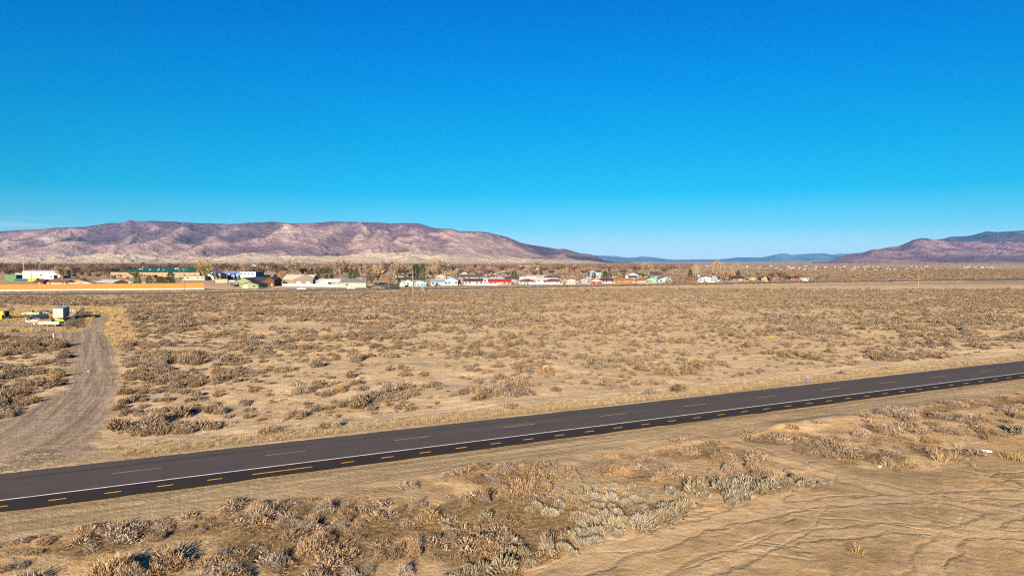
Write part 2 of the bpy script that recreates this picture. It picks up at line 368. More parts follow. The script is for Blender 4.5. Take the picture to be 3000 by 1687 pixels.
    for (cx, cy, fr, ft, sc) in ((34, 108, .9, 1.4, 1.0), (2, 14, 1.3, 1.8, 1.0), (46, 20, .8, 2.2, 1.0)):
        dx = math_(n, l, 'SUBTRACT', sp.outputs[0], cx); dy = math_(n, l, 'SUBTRACT', sp.outputs[1], cy)
        rr = math_(n, l, 'SQRT', math_(n, l, 'ADD', math_(n, l, 'MULTIPLY', dx, dx), math_(n, l, 'MULTIPLY', dy, dy)))
        an = math_(n, l, 'ARCTAN2', dy, dx)
        cm = N(n, 'CombineXYZ'); l.new(math_(n, l, 'MULTIPLY', rr, fr), cm.inputs[0]); l.new(math_(n, l, 'MULTIPLY', an, ft * 1.2), cm.inputs[1])
        hts.append(noise_(n, l, cm.outputs[0], .42, 7, .74, .36, .66, .3))
    zone1 = noise_(n, l, pos, .05, 3, .5, .42, .58); zone2 = noise_(n, l, pos, .07, 2, .5, .45, .6)
    st = N(n, 'Mix'); l.new(zone1, st.inputs[0]); l.new(hts[0], st.inputs[2]); l.new(hts[1], st.inputs[3])
    st2 = N(n, 'Mix'); l.new(zone2, st2.inputs[0]); l.new(st.outputs[0], st2.inputs[2]); l.new(hts[2], st2.inputs[3]); stv = st2.outputs[0]
    lc = mixc(n, l, math_(n, l, 'MULTIPLY_ADD', stv, .6, math_(n, l, 'MULTIPLY', patch, .4)), (.235, .15, .068), (.48, .325, .165)); lc = mixc(n, l, math_(n, l, 'MULTIPLY', fine, .35), lc, (.24, .16, .085))
    lc = mixc(n, l, math_(n, l, 'MULTIPLY', big, .45), lc, (.22, .155, .10)); lc = mixc(n, l, math_(n, l, 'MULTIPLY', noise_(n, l, pos, .10, 5, .65, .5, .64), .5), lc, (.50, .34, .155))
    tk = None; gate = noise_(n, l, pos, .16, 3, .6, .44, .6); rt = random.Random(5)
    for k in range(13):
        cx, cy, rad = rt.choice([(40, 92), (8, 20), (52, 30), (25, 5), (-4, 75), (70, 85)]) + (0,)
        cx += rt.uniform(-9, 9); cy += rt.uniform(-9, 9); rad = rt.uniform(14, 48)
        dx = math_(n, l, 'SUBTRACT', sp.outputs[0], cx); dy = math_(n, l, 'SUBTRACT', sp.outputs[1], cy)
        rr = math_(n, l, 'ADD', math_(n, l, 'SQRT', math_(n, l, 'ADD', math_(n, l, 'MULTIPLY', dx, dx), math_(n, l, 'MULTIPLY', dy, dy))), math_(n, l, 'MULTIPLY', med, .5))
        d = math_(n, l, 'ABSOLUTE', math_(n, l, 'SUBTRACT', math_(n, l, 'ABSOLUTE', math_(n, l, 'SUBTRACT', rr, rad)), .8))
        v = math_(n, l, 'SUBTRACT', 1, math_(n, l, 'DIVIDE', d, .26), None, True)
        tk = v if tk is None else math_(n, l, 'MAXIMUM', tk, v)
    tkg = math_(n, l, 'MULTIPLY', tk, gate)
    lc = mixc(n, l, math_(n, l, 'MULTIPLY', tkg, .85), lc, mixc(n, l, med, (.13, .08, .04), (.52, .38, .21)))
    td = math_(n, l, 'MULTIPLY_ADD', math_(n, l, 'SUBTRACT', med, .5), .7, A['tdist'])
    worn = math_(n, l, 'MULTIPLY', math_(n, l, 'SUBTRACT', 1, math_(n, l, 'DIVIDE', td, 2.6), None, True), math_(n, l, 'MULTIPLY_ADD', patch, .5, .5))
    lc = mixc(n, l, math_(n, l, 'MULTIPLY', worn, .6), lc, (.54, .385, .225))
    rut = math_(n, l, 'SUBTRACT', 1, math_(n, l, 'DIVIDE', math_(n, l, 'ABSOLUTE', math_(n, l, 'SUBTRACT', td, .85)), .34), None, True)
    lc = mixc(n, l, math_(n, l, 'MULTIPLY', rut, math_(n, l, 'MULTIPLY_ADD', fine, .4, .2)), lc, (.16, .105, .055))
    c = mixc(n, l, A['lot'], c, lc)
    fine2 = noise_(n, l, pos, 1.3, 9, .78, .56, .40)
    c = mixc(n, l, math_(n, l, 'MULTIPLY', fine2, .38), c, mixc(n, l, 1., c, (.58, .54, .50), 'MULTIPLY'))
    c = mixc(n, l, math_(n, l, 'MULTIPLY', grain, .25), c, mixc(n, l, 1., c, (.5, .48, .45), 'MULTIPLY'))
    l.new(c, b.inputs['Base Color']); b.inputs['Roughness'].default_value = .95; b.inputs['Specular IOR Level'].default_value = .05
    hb = math_(n, l, 'MULTIPLY_ADD', math_(n, l, 'MULTIPLY', fine, math_(n, l, 'MULTIPLY_ADD', A['lot'], -.7, 1.0)), .05, math_(n, l, 'MULTIPLY', grain, .015))
    hb = math_(n, l, 'MULTIPLY_ADD', math_(n, l, 'MULTIPLY', math_(n, l, 'MULTIPLY_ADD', math_(n, l, 'MAXIMUM', tkg, rut), -1.6, math_(n, l, 'MULTIPLY_ADD', stv, .4, math_(n, l, 'MULTIPLY', patch, .6))), A['lot']), .035, hb)
    hb = math_(n, l, 'MULTIPLY_ADD', math_(n, l, 'MULTIPLY', ds, A['drive']), .08, hb); hb = math_(n, l, 'MULTIPLY_ADD', math_(n, l, 'MULTIPLY', mr, A['mud']), .22, hb)
    hb = math_(n, l, 'MULTIPLY_ADD', med, .08, hb)
    bp = N(n, 'Bump'); bp.inputs['Strength'].default_value = .8; bp.inputs['Distance'].default_value = 1.0; l.new(hb, bp.inputs['Height']); l.new(bp.outputs[0], b.inputs['Normal'])
    return m
SOIL = ground_mat()
def sub_ground(name, mask):
    f = GF[mask]; used = np.unique(f); remap = np.zeros(nx * ny, np.int32); remap[used] = np.arange(len(used))
    me = mesh_np(name, GV[used], remap[f], {k: v[used] for k, v in GA.items()}, True)
    return tag(link(name, me, SOIL), kind='structure')
fdrive = a_drive[GF].mean(1) > .35; flot = (a_lot[GF].mean(1) > .5) & ~fdrive
fsho = (GA['gravel'][GF].mean(1) > .5) & ~fdrive & ~flot & (np.abs(gx[GF[:, 0]]) < 900)
sub_ground('ground', ~(fdrive | flot | fsho)); sub_ground('dirt_road', fdrive); sub_ground('dirt_lot', flot); sub_ground('gravel_shoulder', fsho)

# ---------------------------------------------------------------- paved road and its markings
def asphalt(name, col, streak=.25):
    m, n, l, b = newmat(name); pos = N(n, 'NewGeometry').outputs['Position']
    mp = N(n, 'Mapping'); mp.inputs['Rotation'].default_value = (0, 0, -math.atan2(U[1], U[0])); l.new(pos, mp.inputs[0])
    m2 = N(n, 'Mapping'); m2.inputs['Scale'].default_value = (.03, .9, 1); l.new(mp.outputs[0], m2.inputs[0])
    s = noise_(n, l, m2.outputs[0], 1.0, 5, .65, .3, .7); g = noise_(n, l, pos, 9, 4, .7, .3, .7); p = noise_(n, l, pos, .4, 4, .6, .35, .7)
    c = mixc(n, l, math_(n, l, 'MULTIPLY', s, streak * 2), col, tuple(x * .66 for x in col))
    c = mixc(n, l, math_(n, l, 'MULTIPLY', g, .35), c, tuple(x * 1.5 for x in col)); c = mixc(n, l, math_(n, l, 'MULTIPLY', p, .3), c, tuple(x * 1.4 for x in col)); c = mixc(n, l, math_(n, l, 'MULTIPLY', noise_(n, l, m2.outputs[0], .35, 5, .7, .60, .72), .35), c, (.16, .125, .09))
    l.new(c, b.inputs['Base Color']); b.inputs['Roughness'].default_value = .9; b.inputs['Specular IOR Level'].default_value = .12
    bp = N(n, 'Bump'); bp.inputs['Strength'].default_value = .3; bp.inputs['Distance'].default_value = .02; l.new(g, bp.inputs['Height']); l.new(bp.outputs[0], b.inputs['Normal'])
    return m
ASPH = asphalt('asphalt', (.056, .046, .042)); ASPH2 = asphalt('new_asphalt', (.023, .0165, .0155)); ASPH3 = asphalt('worn_asphalt', (.085, .07, .06))
def strip(name, u0, u1, v0, v1, z, mat, wav=0.0, step=2.0, thick=0.0, parent=None):
    us = np.arange(u0, u1 + .01, step) if u1 - u0 > step else np.array([u0, u1])
    V = []
    for i, u in enumerate(us):
        o = wav * (vnoise(u / 2.3, 0.0, 5) - .5)
        V += [(*xy(u, v0 + o), z), (*xy(u, v1 + wav * (vnoise(u / 1.9, 7.0, 6) - .5)), z)]
    F = [(2 * i, 2 * i + 2, 2 * i + 3, 2 * i + 1) for i in range(len(us) - 1)]
    return link(name, mesh_np(name, V, F), mat, parent)
ULO, UHI = -400, 900
tag(strip('road', ULO, UHI, 0.06, VFAR, 0, ASPH, .14, .7), kind='structure')
tag(strip('road_shoulder', ULO, UHI, VNEAR, 0.06 - .0, -.002, ASPH2, .3, .7), kind='structure')
PAINTW = plain_mat('white_road_paint', (.74, .71, .69), .75, .3, 1.3); PAINTY = plain_mat('yellow_road_paint', (.72, .38, .025), .75, .3, 2.0); PAINTF = plain_mat('faded_yellow_paint', (.40, .25, .09), .85, .35, 1.2)
SEAL = plain_mat('crack_sealant', (.022, .02, .022), .6, .3)
def edge_strip(): 
    us = np.arange(ULO, UHI, 2.0); V = []
    for u in us: V += [(*xy(u, -.075), .004), (*xy(u, .085), .004)]
    return mesh_np('road_edge_line', V, [(2 * i, 2 * i + 2, 2 * i + 3, 2 * i + 1) for i in range(len(us) - 1)])
tag(link('road_edge_line', edge_strip(), PAINTW), kind='structure')
# centre dashes (one sheet object per dash row is road marking, part of the paving)
def dashes(name, starts, ln, v, w, z, mat):
    V = []; F = []
    for u, q in starts:
        b = len(V); V += [(*xy(u, v - w), z), (*xy(u + q, v - w), z), (*xy(u + q, v + w), z), (*xy(u, v + w), z)]; F.append((b, b + 1, b + 2, b + 3))
    return tag(link(name, mesh_np(name, V, F), mat), kind='structure')
uc = [uv(*G(*p))[0] for p in ((328, 1387), (734, 1344), (1159, 1290), (1481, 1251), (1754, 1217.6))]
per = (uc[4] - uc[0]) / 4
dashes('road_centre_dashes', [(uc[0] + per * k, per * .30) for k in range(-6, 60)], 0, VDASH, .07, .004, PAINTF)
us_ = [uv(*G(1000 + .388 * a, 1200 + .388 * b))[0] for a, b in ((5, 407), (310, 368), (598, 328), (873, 292), (1132, 258), (1380, 227), (1615, 197), (1840, 167))]
per2 = (us_[-1] - us_[0]) / 7
sm = [(us_[0] + per2 * k, per2 * .31) for k in range(-16, 150) if k != -2]
sm.append((us_[0] - per2 * 2.05, per2 * 1.05))
dashes('road_shoulder_dashes', sm, 0, VSM, .085, .004, PAINTY)
tag(strip('road_crack_seal', -120, 130, VFAR - 2.05, VFAR - 1.93, .004, SEAL, .14, .7), kind='structure')
# highway and frontage road along the town
def ribbon(name, pts, w, z, mat, skirt=0.0):
    V = []; F = []; pts = [np.array(p) for p in pts]
    for i, p in enumerate(pts):
        t = pts[min(i + 1, len(pts) - 1)] - pts[max(i - 1, 0)]; t = t / np.linalg.norm(t); nn = np.array([-t[1], t[0]])
        a, c = p - nn * w / 2, p + nn * w / 2
        s0, s1 = a - nn * (w * .18 + .5), c + nn * (w * .18 + .5)
        V += [(*s0, -.1), (*a, z), (*c, z), (*s1, -.1)]
    for i in range(len(pts) - 1):
        for k in range(3): F.append((4 * i + k, 4 * i + 4 + k, 4 * i + 5 + k, 4 * i + 1 + k))
    return tag(link(name, mesh_np(name, V, F), mat), kind='structure')
ribbon('highway', HWY, 15, .55, ASPH3); ribbon('frontage_road', FRONT, 7, .3, ASPH3)
side = [G(1152, 846), G(1140, 838), G(1132, 832)]
ribbon('side_street', side, 9, .62, ASPH3)

# ---------------------------------------------------------------- mountains
def interp(prof, x):
    p = np.array(sorted(prof)); return np.interp(x, p[:, 0], p[:, 1])
def mountain(name, prof, x0, x1, step, r0, r1, rows, tprof, mat, gully, seed, back=.5, lobes=.0, yawtilt=0.0):
    """a range whose crest stands r1 metres off; prof gives the crest's bearing and elevation"""
    cols = np.arange(x0, x1 + .1, step)
    crest_y = interp(prof, cols)
    az = np.arctan((cols - 1500) / FPX)
    t = np.concatenate([np.linspace(0, 1, rows), 1 + np.linspace(.04, back, 14)])
    T, AZ = np.meshgrid(t, az, indexing='ij'); CY = np.meshgrid(t, crest_y, indexing='ij')[1]; PX = np.meshgrid(t, cols, indexing='ij')[1]
    rr = r1 * (1 + yawtilt * (PX - 1500) / 1500)
    crest = np.maximum((767 - CY), .2) / FPX * rr + CAMH          # forward-distance based height
    dist = r0 + (rr - r0) * T                                       # forward distance
    x = dist * np.tan(AZ); y = dist
    p = np.interp(T, [a for a, _ in tprof], [b for _, b in tprof])
    p = np.where(T > 1, np.maximum(0, 1 - ((T - 1) / back) ** 1.5), p)
    # gullies running down the slope, warped
    w1 = (fbm(x / 900, y / 900, seed, 3) - .5) * 900
    g1 = ridged((x + w1 + .25 * y) / 430, y / 1500, seed + 5, 6)
    g2 = ridged((x - .5 * w1) / 1250, y / 2600, seed + 11, 3)
    hum = fbm(x / 480, y / 380, seed + 3, 5)
    amp = gully * sst(.05, .45, T) * (1 - sst(.93, 1.0, T)) * crest
    h = crest * p + amp * ((g1 - .62) * .8 + (g2 - .6) * .6 + (hum - .5) * .55)
    h = np.where((T > .93) & (T <= 1), np.minimum(h, crest * dist / rr * .999 + 0 * h), h)
    h = np.minimum(h, np.where(T < 1, crest * dist / rr * .995 + CAMH * .0, h))
    h = np.where(T > 1, crest * p - .0 * h, h); h = np.where(T == 0, -6, np.maximum(h, -6 + 8 * T))
    V = np.stack([x, y, h], -1).reshape(-1, 3)
    nr, nc = T.shape; ii = np.arange(nr * nc).reshape(nr, nc)
    F = np.stack([ii[:-1, :-1], ii[:-1, 1:], ii[1:, 1:], ii[1:, :-1]], -1).reshape(-1, 4)
    me = mesh_np(name, V, F, dict(slope_t=np.clip(T, 0, 1.2), gul=g1, gul2=g2, rel=h / (crest.max())), True)
    return tag(link(name, me, mat), kind='structure')
def mtn_mat(name, lo, mid, hi, rock_and_shade, f0, f1, h0, h1, gs=1.0):
    m, n, l, b = newmat(name); pos = N(n, 'NewGeometry').outputs['Position']
    T = attr_(n, 'slope_t').outputs['Fac']; g = attr_(n, 'gul').outputs['Fac']; g2 = attr_(n, 'gul2').outputs['Fac']
    wob = noise_(n, l, pos, .0016, 6, .62); Tw = math_(n, l, 'MULTIPLY_ADD', math_(n, l, 'SUBTRACT', wob, .5), .55, T)
    sm = lambda v, a, c: (lambda x: (setattr(x, 'interpolation_type', 'SMOOTHSTEP'), l.new(v, x.inputs[0]), x.inputs[1].__setattr__('default_value', a), x.inputs[2].__setattr__('default_value', c), x.outputs[0])[-1])(N(n, 'MapRange'))
    fan = sm(Tw, f0, f1); band = sm(math_(n, l, 'MULTIPLY_ADD', math_(n, l, 'SUBTRACT', wob, .5), .22, T), h0, h1)
    fine = noise_(n, l, pos, .009, 6, .7, .33, .68); fine2 = noise_(n, l, pos, .0035, 5, .65, .4, .62)
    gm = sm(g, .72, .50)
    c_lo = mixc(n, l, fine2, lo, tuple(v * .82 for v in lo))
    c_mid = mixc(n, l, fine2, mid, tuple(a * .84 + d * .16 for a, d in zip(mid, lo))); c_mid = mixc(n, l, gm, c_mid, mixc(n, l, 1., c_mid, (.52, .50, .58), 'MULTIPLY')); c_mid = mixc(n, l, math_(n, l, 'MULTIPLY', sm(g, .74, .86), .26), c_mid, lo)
    c_hi = mixc(n, l, fine, hi, rock_and_shade)
    c = mixc(n, l, fan, c_lo, c_mid); c = mixc(n, l, band, c, c_hi)
    alcove_shade = math_(n, l, 'MULTIPLY', sm(g2, .52, .40), math_(n, l, 'MULTIPLY', sm(T, .55, .7), sm(T, .98, .85)))  # shade of the cliff alcoves, painted into the colour with the dark rock tone
    c = mixc(n, l, math_(n, l, 'MULTIPLY', alcove_shade, .8), c, rock_and_shade)
    c = mixc(n, l, math_(n, l, 'MULTIPLY', math_(n, l, 'MULTIPLY', fine, fan), .22), c, mixc(n, l, 1., c, (.6, .6, .62), 'MULTIPLY'))
    l.new(c, b.inputs['Base Color']); b.inputs['Roughness'].default_value = 1; b.inputs['Specular IOR Level'].default_value = 0
    bp = N(n, 'Bump'); bp.inputs['Strength'].default_value = .9; bp.inputs['Distance'].default_value = 26; l.new(fine, bp.inputs['Height']); l.new(bp.outputs[0], b.inputs['Normal'])
    return m
MESA = [(-400, 705), (-150, 688), (0, 678), (70, 674), (122, 672), (168, 667), (192, 666.5), (245, 665), (290, 659), (321, 654), (335, 653), (353, 654), (370, 650), (384, 644.5), (397, 648), (426, 649), (440, 647), (482, 649), (510, 649), (531, 651), (587, 654), (639, 655), (674, 657), (699, 655.6), (723, 653), (769, 652), (797, 650), (818, 651), (849, 655), (905, 654), (942, 652.5), (975, 648.4), (997, 649.5), (1056, 650.6), (1115, 652.5), (1145, 655), (1182, 653.6), (1219, 654), (1241, 658), (1259, 665), (1278, 669), (1322, 670.5), (1348, 678), (1363, 677), (1425, 680), (1455, 687), (1484, 694), (1514, 706), (1525, 711), (1554, 717), (1595, 723), (1635, 730), (1654, 729), (1676, 735), (1698, 742), (1728, 745), (1746, 750), (1772, 763), (1800, 767), (1860, 768)]
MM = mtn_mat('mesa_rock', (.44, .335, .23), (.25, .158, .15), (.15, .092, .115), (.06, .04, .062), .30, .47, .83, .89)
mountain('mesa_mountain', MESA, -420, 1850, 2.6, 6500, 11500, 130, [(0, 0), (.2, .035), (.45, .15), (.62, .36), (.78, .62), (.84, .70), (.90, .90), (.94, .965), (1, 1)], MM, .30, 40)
RF = [(2380, 769), (2426, 766), (2463, 751), (2501, 742), (2527, 740), (2552, 731), (2577, 729.6), (2602, 724.5), (2632, 721), (2653, 712), (2673, 703), (2701, 697), (2718, 699), (2738, 703), (2780, 706), (2850, 708), (2920, 706), (3000, 704), (3100, 700), (3250, 715), (3500, 740)]
RB = [(2560, 768), (2640, 735), (2700, 715), (2738, 702.6), (2764, 699), (2784, 693.5), (2829, 692), (2855, 687), (2887, 678), (2920, 680), (2955, 678), (3000, 675), (3100, 671), (3300, 690), (3600, 730)]
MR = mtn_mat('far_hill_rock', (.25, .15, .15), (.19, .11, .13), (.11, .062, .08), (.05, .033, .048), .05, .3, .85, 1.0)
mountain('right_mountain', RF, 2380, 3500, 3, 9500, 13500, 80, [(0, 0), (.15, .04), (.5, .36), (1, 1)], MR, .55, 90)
MR2 = mtn_mat('far_ridge_rock', (.11, .065, .085), (.08, .048, .072), (.07, .045, .07), (.04, .03, .045), .05, .3, .8, 1.0)
mountain('back_mountain', RB, 2560, 3600, 3, 13500, 18500, 60, [(0, 0), (.5, .4), (1, 1)], MR2, .3, 120)
FARP = [(1600, 752), (1700, 747), (1760, 749), (1800, 750), (1828, 754), (1858, 754.4), (1879, 751.6), (1905, 753), (1940, 757.5), (1975, 761), (2033, 760), (2098, 760), (2126, 758), (2161, 754), (2196, 754), (2231, 754), (2261, 748), (2284, 743), (2303, 743), (2319, 747), (2343, 744.6), (2364, 743.5), (2400, 742), (2413, 742), (2438, 746), (2463, 743), (2486, 743), (2560, 744), (2700, 750)]
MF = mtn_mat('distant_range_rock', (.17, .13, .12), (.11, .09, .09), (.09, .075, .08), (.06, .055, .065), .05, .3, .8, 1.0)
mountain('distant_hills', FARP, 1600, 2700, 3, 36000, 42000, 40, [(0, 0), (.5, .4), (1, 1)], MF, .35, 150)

# ---------------------------------------------------------------- haze over the valley
hz = MB().box(-72000, 72000, -3900, 60000, -8, 900).obj('haze', None); tag(hz, kind='stuff')
hm = bpy.data.materials.new('valley_haze'); hm.use_nodes = True; hn = hm.node_tree.nodes
hn.remove(hn['Principled BSDF']); pv = hn.new('ShaderNodeVolumePrincipled'); hm.node_tree.links.new(pv.outputs[0], hn['Material Output'].inputs['Volume'])
pv.inputs['Color'].default_value = (.07, .46, .92, 1); pv.inputs['Density'].default_value = 1.05e-5; pv.inputs['Anisotropy'].default_value = 0.0
hz.data.materials.append(hm)

# ---------------------------------------------------------------- plants
def unit(v): return v / np.maximum(np.linalg.norm(v, axis=1, keepdims=True), 1e-9)
def blades(base, dr, ln, w0, w1, bend=0.0, segs=1, r=None):
    """tapered flat twigs: base points, directions, lengths, widths"""
    r = r or rng; n = len(base); dr = unit(dr); sd = unit(np.cross(dr, r.normal(size=(n, 3))))
    bd = r.normal(size=(n, 3)) * bend
    V = []; F = []
    ln = np.broadcast_to(ln, (n,))[:, None]; w0 = np.broadcast_to(w0, (n,))[:, None]; w1 = np.broadcast_to(w1, (n,))[:, None]
    for k in range(segs + 1):
        t = k / segs; c = base + dr * ln * t + bd * ln * t * t; w = (w0 * (1 - t) + w1 * t) / 2
        V += [c - sd * w, c + sd * w]
    V = np.stack(V, 1); m = 2 * (segs + 1)
    b = np.arange(n)[:, None] * m
    F = np.concatenate([np.concatenate([b + 2 * k, b + 2 * k + 1, b + 2 * k + 3, b + 2 * k + 2], 1) for k in range(segs)], 0)
    return V.reshape(-1, 3), F
def join(parts):
    V = []; F = []; o = 0
    for v, f in parts: V.append(v); F.append(f + o); o += len(v)
    return np.concatenate(V), np.concatenate(F)
def ball_dirs(n, r, up=0.25):
    d = r.normal(size=(n, 3)); d[:, 2] = np.abs(d[:, 2]) + up; return unit(d)
def brush_mesh(name, seed, n=330, h=.62, w=1.0, upright=.5, wid=.022, lobes=False):
    """feathery desert brush about 1 m across: fans of branches, each carrying many fine twigs"""
    r = np.random.default_rng(seed); parts = []
    nb = 30; az = r.uniform(0, 2 * math.pi, nb); el = r.uniform(.25, 1.35, nb)
    D = np.stack([np.cos(az) * np.cos(el), np.sin(az) * np.cos(el), np.sin(el)], 1); L = r.uniform(.7, 1.0, nb)
    Dn = D * np.array([w * .5, w * .5, h]) * L[:, None]
    root = r.normal(size=(nb, 3)) * np.array([.07, .07, 0]) * w
    parts.append(blades(root, Dn, np.linalg.norm(Dn, axis=1) * .85, .02, .008, .08, 2, r))
    k = r.integers(0, nb, n); t = r.uniform(.05, 1, n) ** .6 * .92
    base = root[k] + Dn[k] * t[:, None] + r.normal(size=(n, 3)) * .085 * np.array([w, w, h])
    nlb = 6 if lobes else 1
    lc = [(0, 0, .5)] if not lobes else [(r.uniform(-.3, .3), r.uniform(-.3, .3), r.uniform(.18, .30)) for _ in range(nlb)]
    m2 = n * 7 // 8; d2 = ball_dirs(m2, r, -.1); li = r.integers(0, nlb, m2); L_ = np.array(lc)[li]
    lump = .8 + .2 * np.sin(np.arctan2(d2[:, 1], d2[:, 0]) * 3 + seed + li) * np.cos(d2[:, 2] * 5 + seed)
    rad = (lump * r.uniform(.12, 1, m2) ** .45)[:, None]
    hs = h * (.85 if not lobes else 1.9) * (L_[:, 2:] if lobes else 1)
    base[:m2] = np.concatenate([L_[:, :2] * w, np.zeros((m2, 1))], 1) + np.concatenate([d2[:, :2] * L_[:, 2:] * w * .95, d2[:, 2:] * hs], 1) * rad
    Dd = Dn[k].copy(); Dd[:m2] = d2 * np.array([.5, .5, .8])
    base[:, 2] = np.maximum(base[:, 2], .01)
    dr = unit(Dd) + r.normal(size=(n, 3)) * .42 + np.array([0, 0, upright])
    parts.append(blades(base, dr, r.uniform(.07, .17, n) * (h + .4) * (.8 if lobes else 1.2), wid * r.uniform(.7, 1.5, n), wid * .5, .1, 1, r))
    V, F = join(parts); V[:, 2] = np.maximum(V[:, 2], -.05)
    return mesh_np(name, V, F)
def cushion_mesh(name, seed, n=520, h=.5, wid=.035):
    """rounded grey rabbitbrush cushion: dense short upright sprigs over a dome"""
    r = np.random.default_rng(seed)
    lob = [(0, 0, .5, h)] + [(*(r.uniform(-.3, .3, 2)), r.uniform(.2, .32), h * r.uniform(.65, 1.0)) for _ in range(5)]
    base = []
    for cx, cy, ra, hh in lob:
        m = int(n * ra * 1.3 / 2.4); d = ball_dirs(m, r, .12); q = r.uniform(.55, .9, m)[:, None]
        base.append(np.stack([cx + d[:, 0] * ra * q[:, 0], cy + d[:, 1] * ra * q[:, 0], d[:, 2] * hh * q[:, 0]], 1))
    base = np.concatenate(base); m = len(base)
    dr = unit(base * np.array([1, 1, 1.3])) + np.array([0, 0, .5]) + r.normal(size=(m, 3)) * .22
    a = blades(base, dr, r.uniform(.09, .17, m), wid * r.uniform(.7, 1.3, m), wid * .55, .06, 1, r)
    i = blades(np.zeros((60, 3)), ball_dirs(60, r, .3) * np.array([.5, .5, h]), .38, .03, .02, .1, 1, r)
    return mesh_np(name, *join([a, i]))
def tuft_mesh(name, seed, n=70, h=.5):
    r = np.random.default_rng(seed); base = r.normal(size=(n, 3)) * np.array([.16, .16, 0])
    dr = base * 1.6 + r.normal(size=(n, 3)) * .22 + np.array([0, 0, 1])
    return mesh_np(name, *blades(base, dr, r.uniform(.5, 1.0, n) * h, .03, .006, .18, 2, r))
def litter_mesh(name, seed, n=60):
    r = np.random.default_rng(seed); base = np.stack([r.normal(size=n) * .45, r.normal(size=n) * .45, np.full(n, .0)], 1)
    dr = r.normal(size=(n, 3)) * np.array([1, 1, .3]) + np.array([0, 0, .45])
    return mesh_np(name, *blades(base, dr, r.uniform(.12, .3, n), .03, .012, .1, 1, r))

TAN = twig_mat('dry_brush', (.075, .05, .032), (.185, .13, .085), (.31, .22, .145))
GREYB = twig_mat('grey_brush', (.075, .054, .04), (.15, .112, .082), (.21, .16, .115))
FIELD = twig_mat('field_brush', (.042, .029, .02), (.135, .096, .064), (.25, .182, .116))
CUSH = twig_mat('rabbitbrush', (.10, .082, .052), (.17, .14, .095), (.245, .205, .145), objvar=.2)
YGR = twig_mat('dry_grass', (.17, .105, .043), (.27, .185, .078), (.36, .255, .12))
PGR = twig_mat('pale_grass', (.14, .098, .052), (.22, .158, .088), (.30, .22, .125))
LIT = twig_mat('dead_twigs', (.07, .045, .025), (.14, .098, .058), (.22, .16, .10))
def proto(mat, me): me.materials.append(mat); return me
BR = [proto(TAN, brush_mesh('brush_mesh', 100 + i, 2400, .62 + .1 * (i % 3), 1.0, .5 + .3 * (i % 2), .013, True)) for i in range(6)]
BG = [proto(GREYB, brush_mesh('grey_brush_mesh', 120 + i, 2200, .6, 1.0, .5, .013, True)) for i in range(3)]
BT = [proto(TAN, brush_mesh('tall_brush_mesh', 140 + i, 1800, 1.1, .8, .9, .013, True)) for i in range(3)]
FB = [proto(FIELD, brush_mesh('field_brush_mesh', 160 + i, 800, .46 + .07 * (i % 3), 1.0, .35, .026, i > 2)) for i in range(6)]
CU = [proto(CUSH, cushion_mesh('rabbitbrush_mesh', 180 + i)) for i in range(4)]
TU = [proto(YGR, tuft_mesh('grass_tuft_mesh', 200 + i, 90, .75)) for i in range(3)]

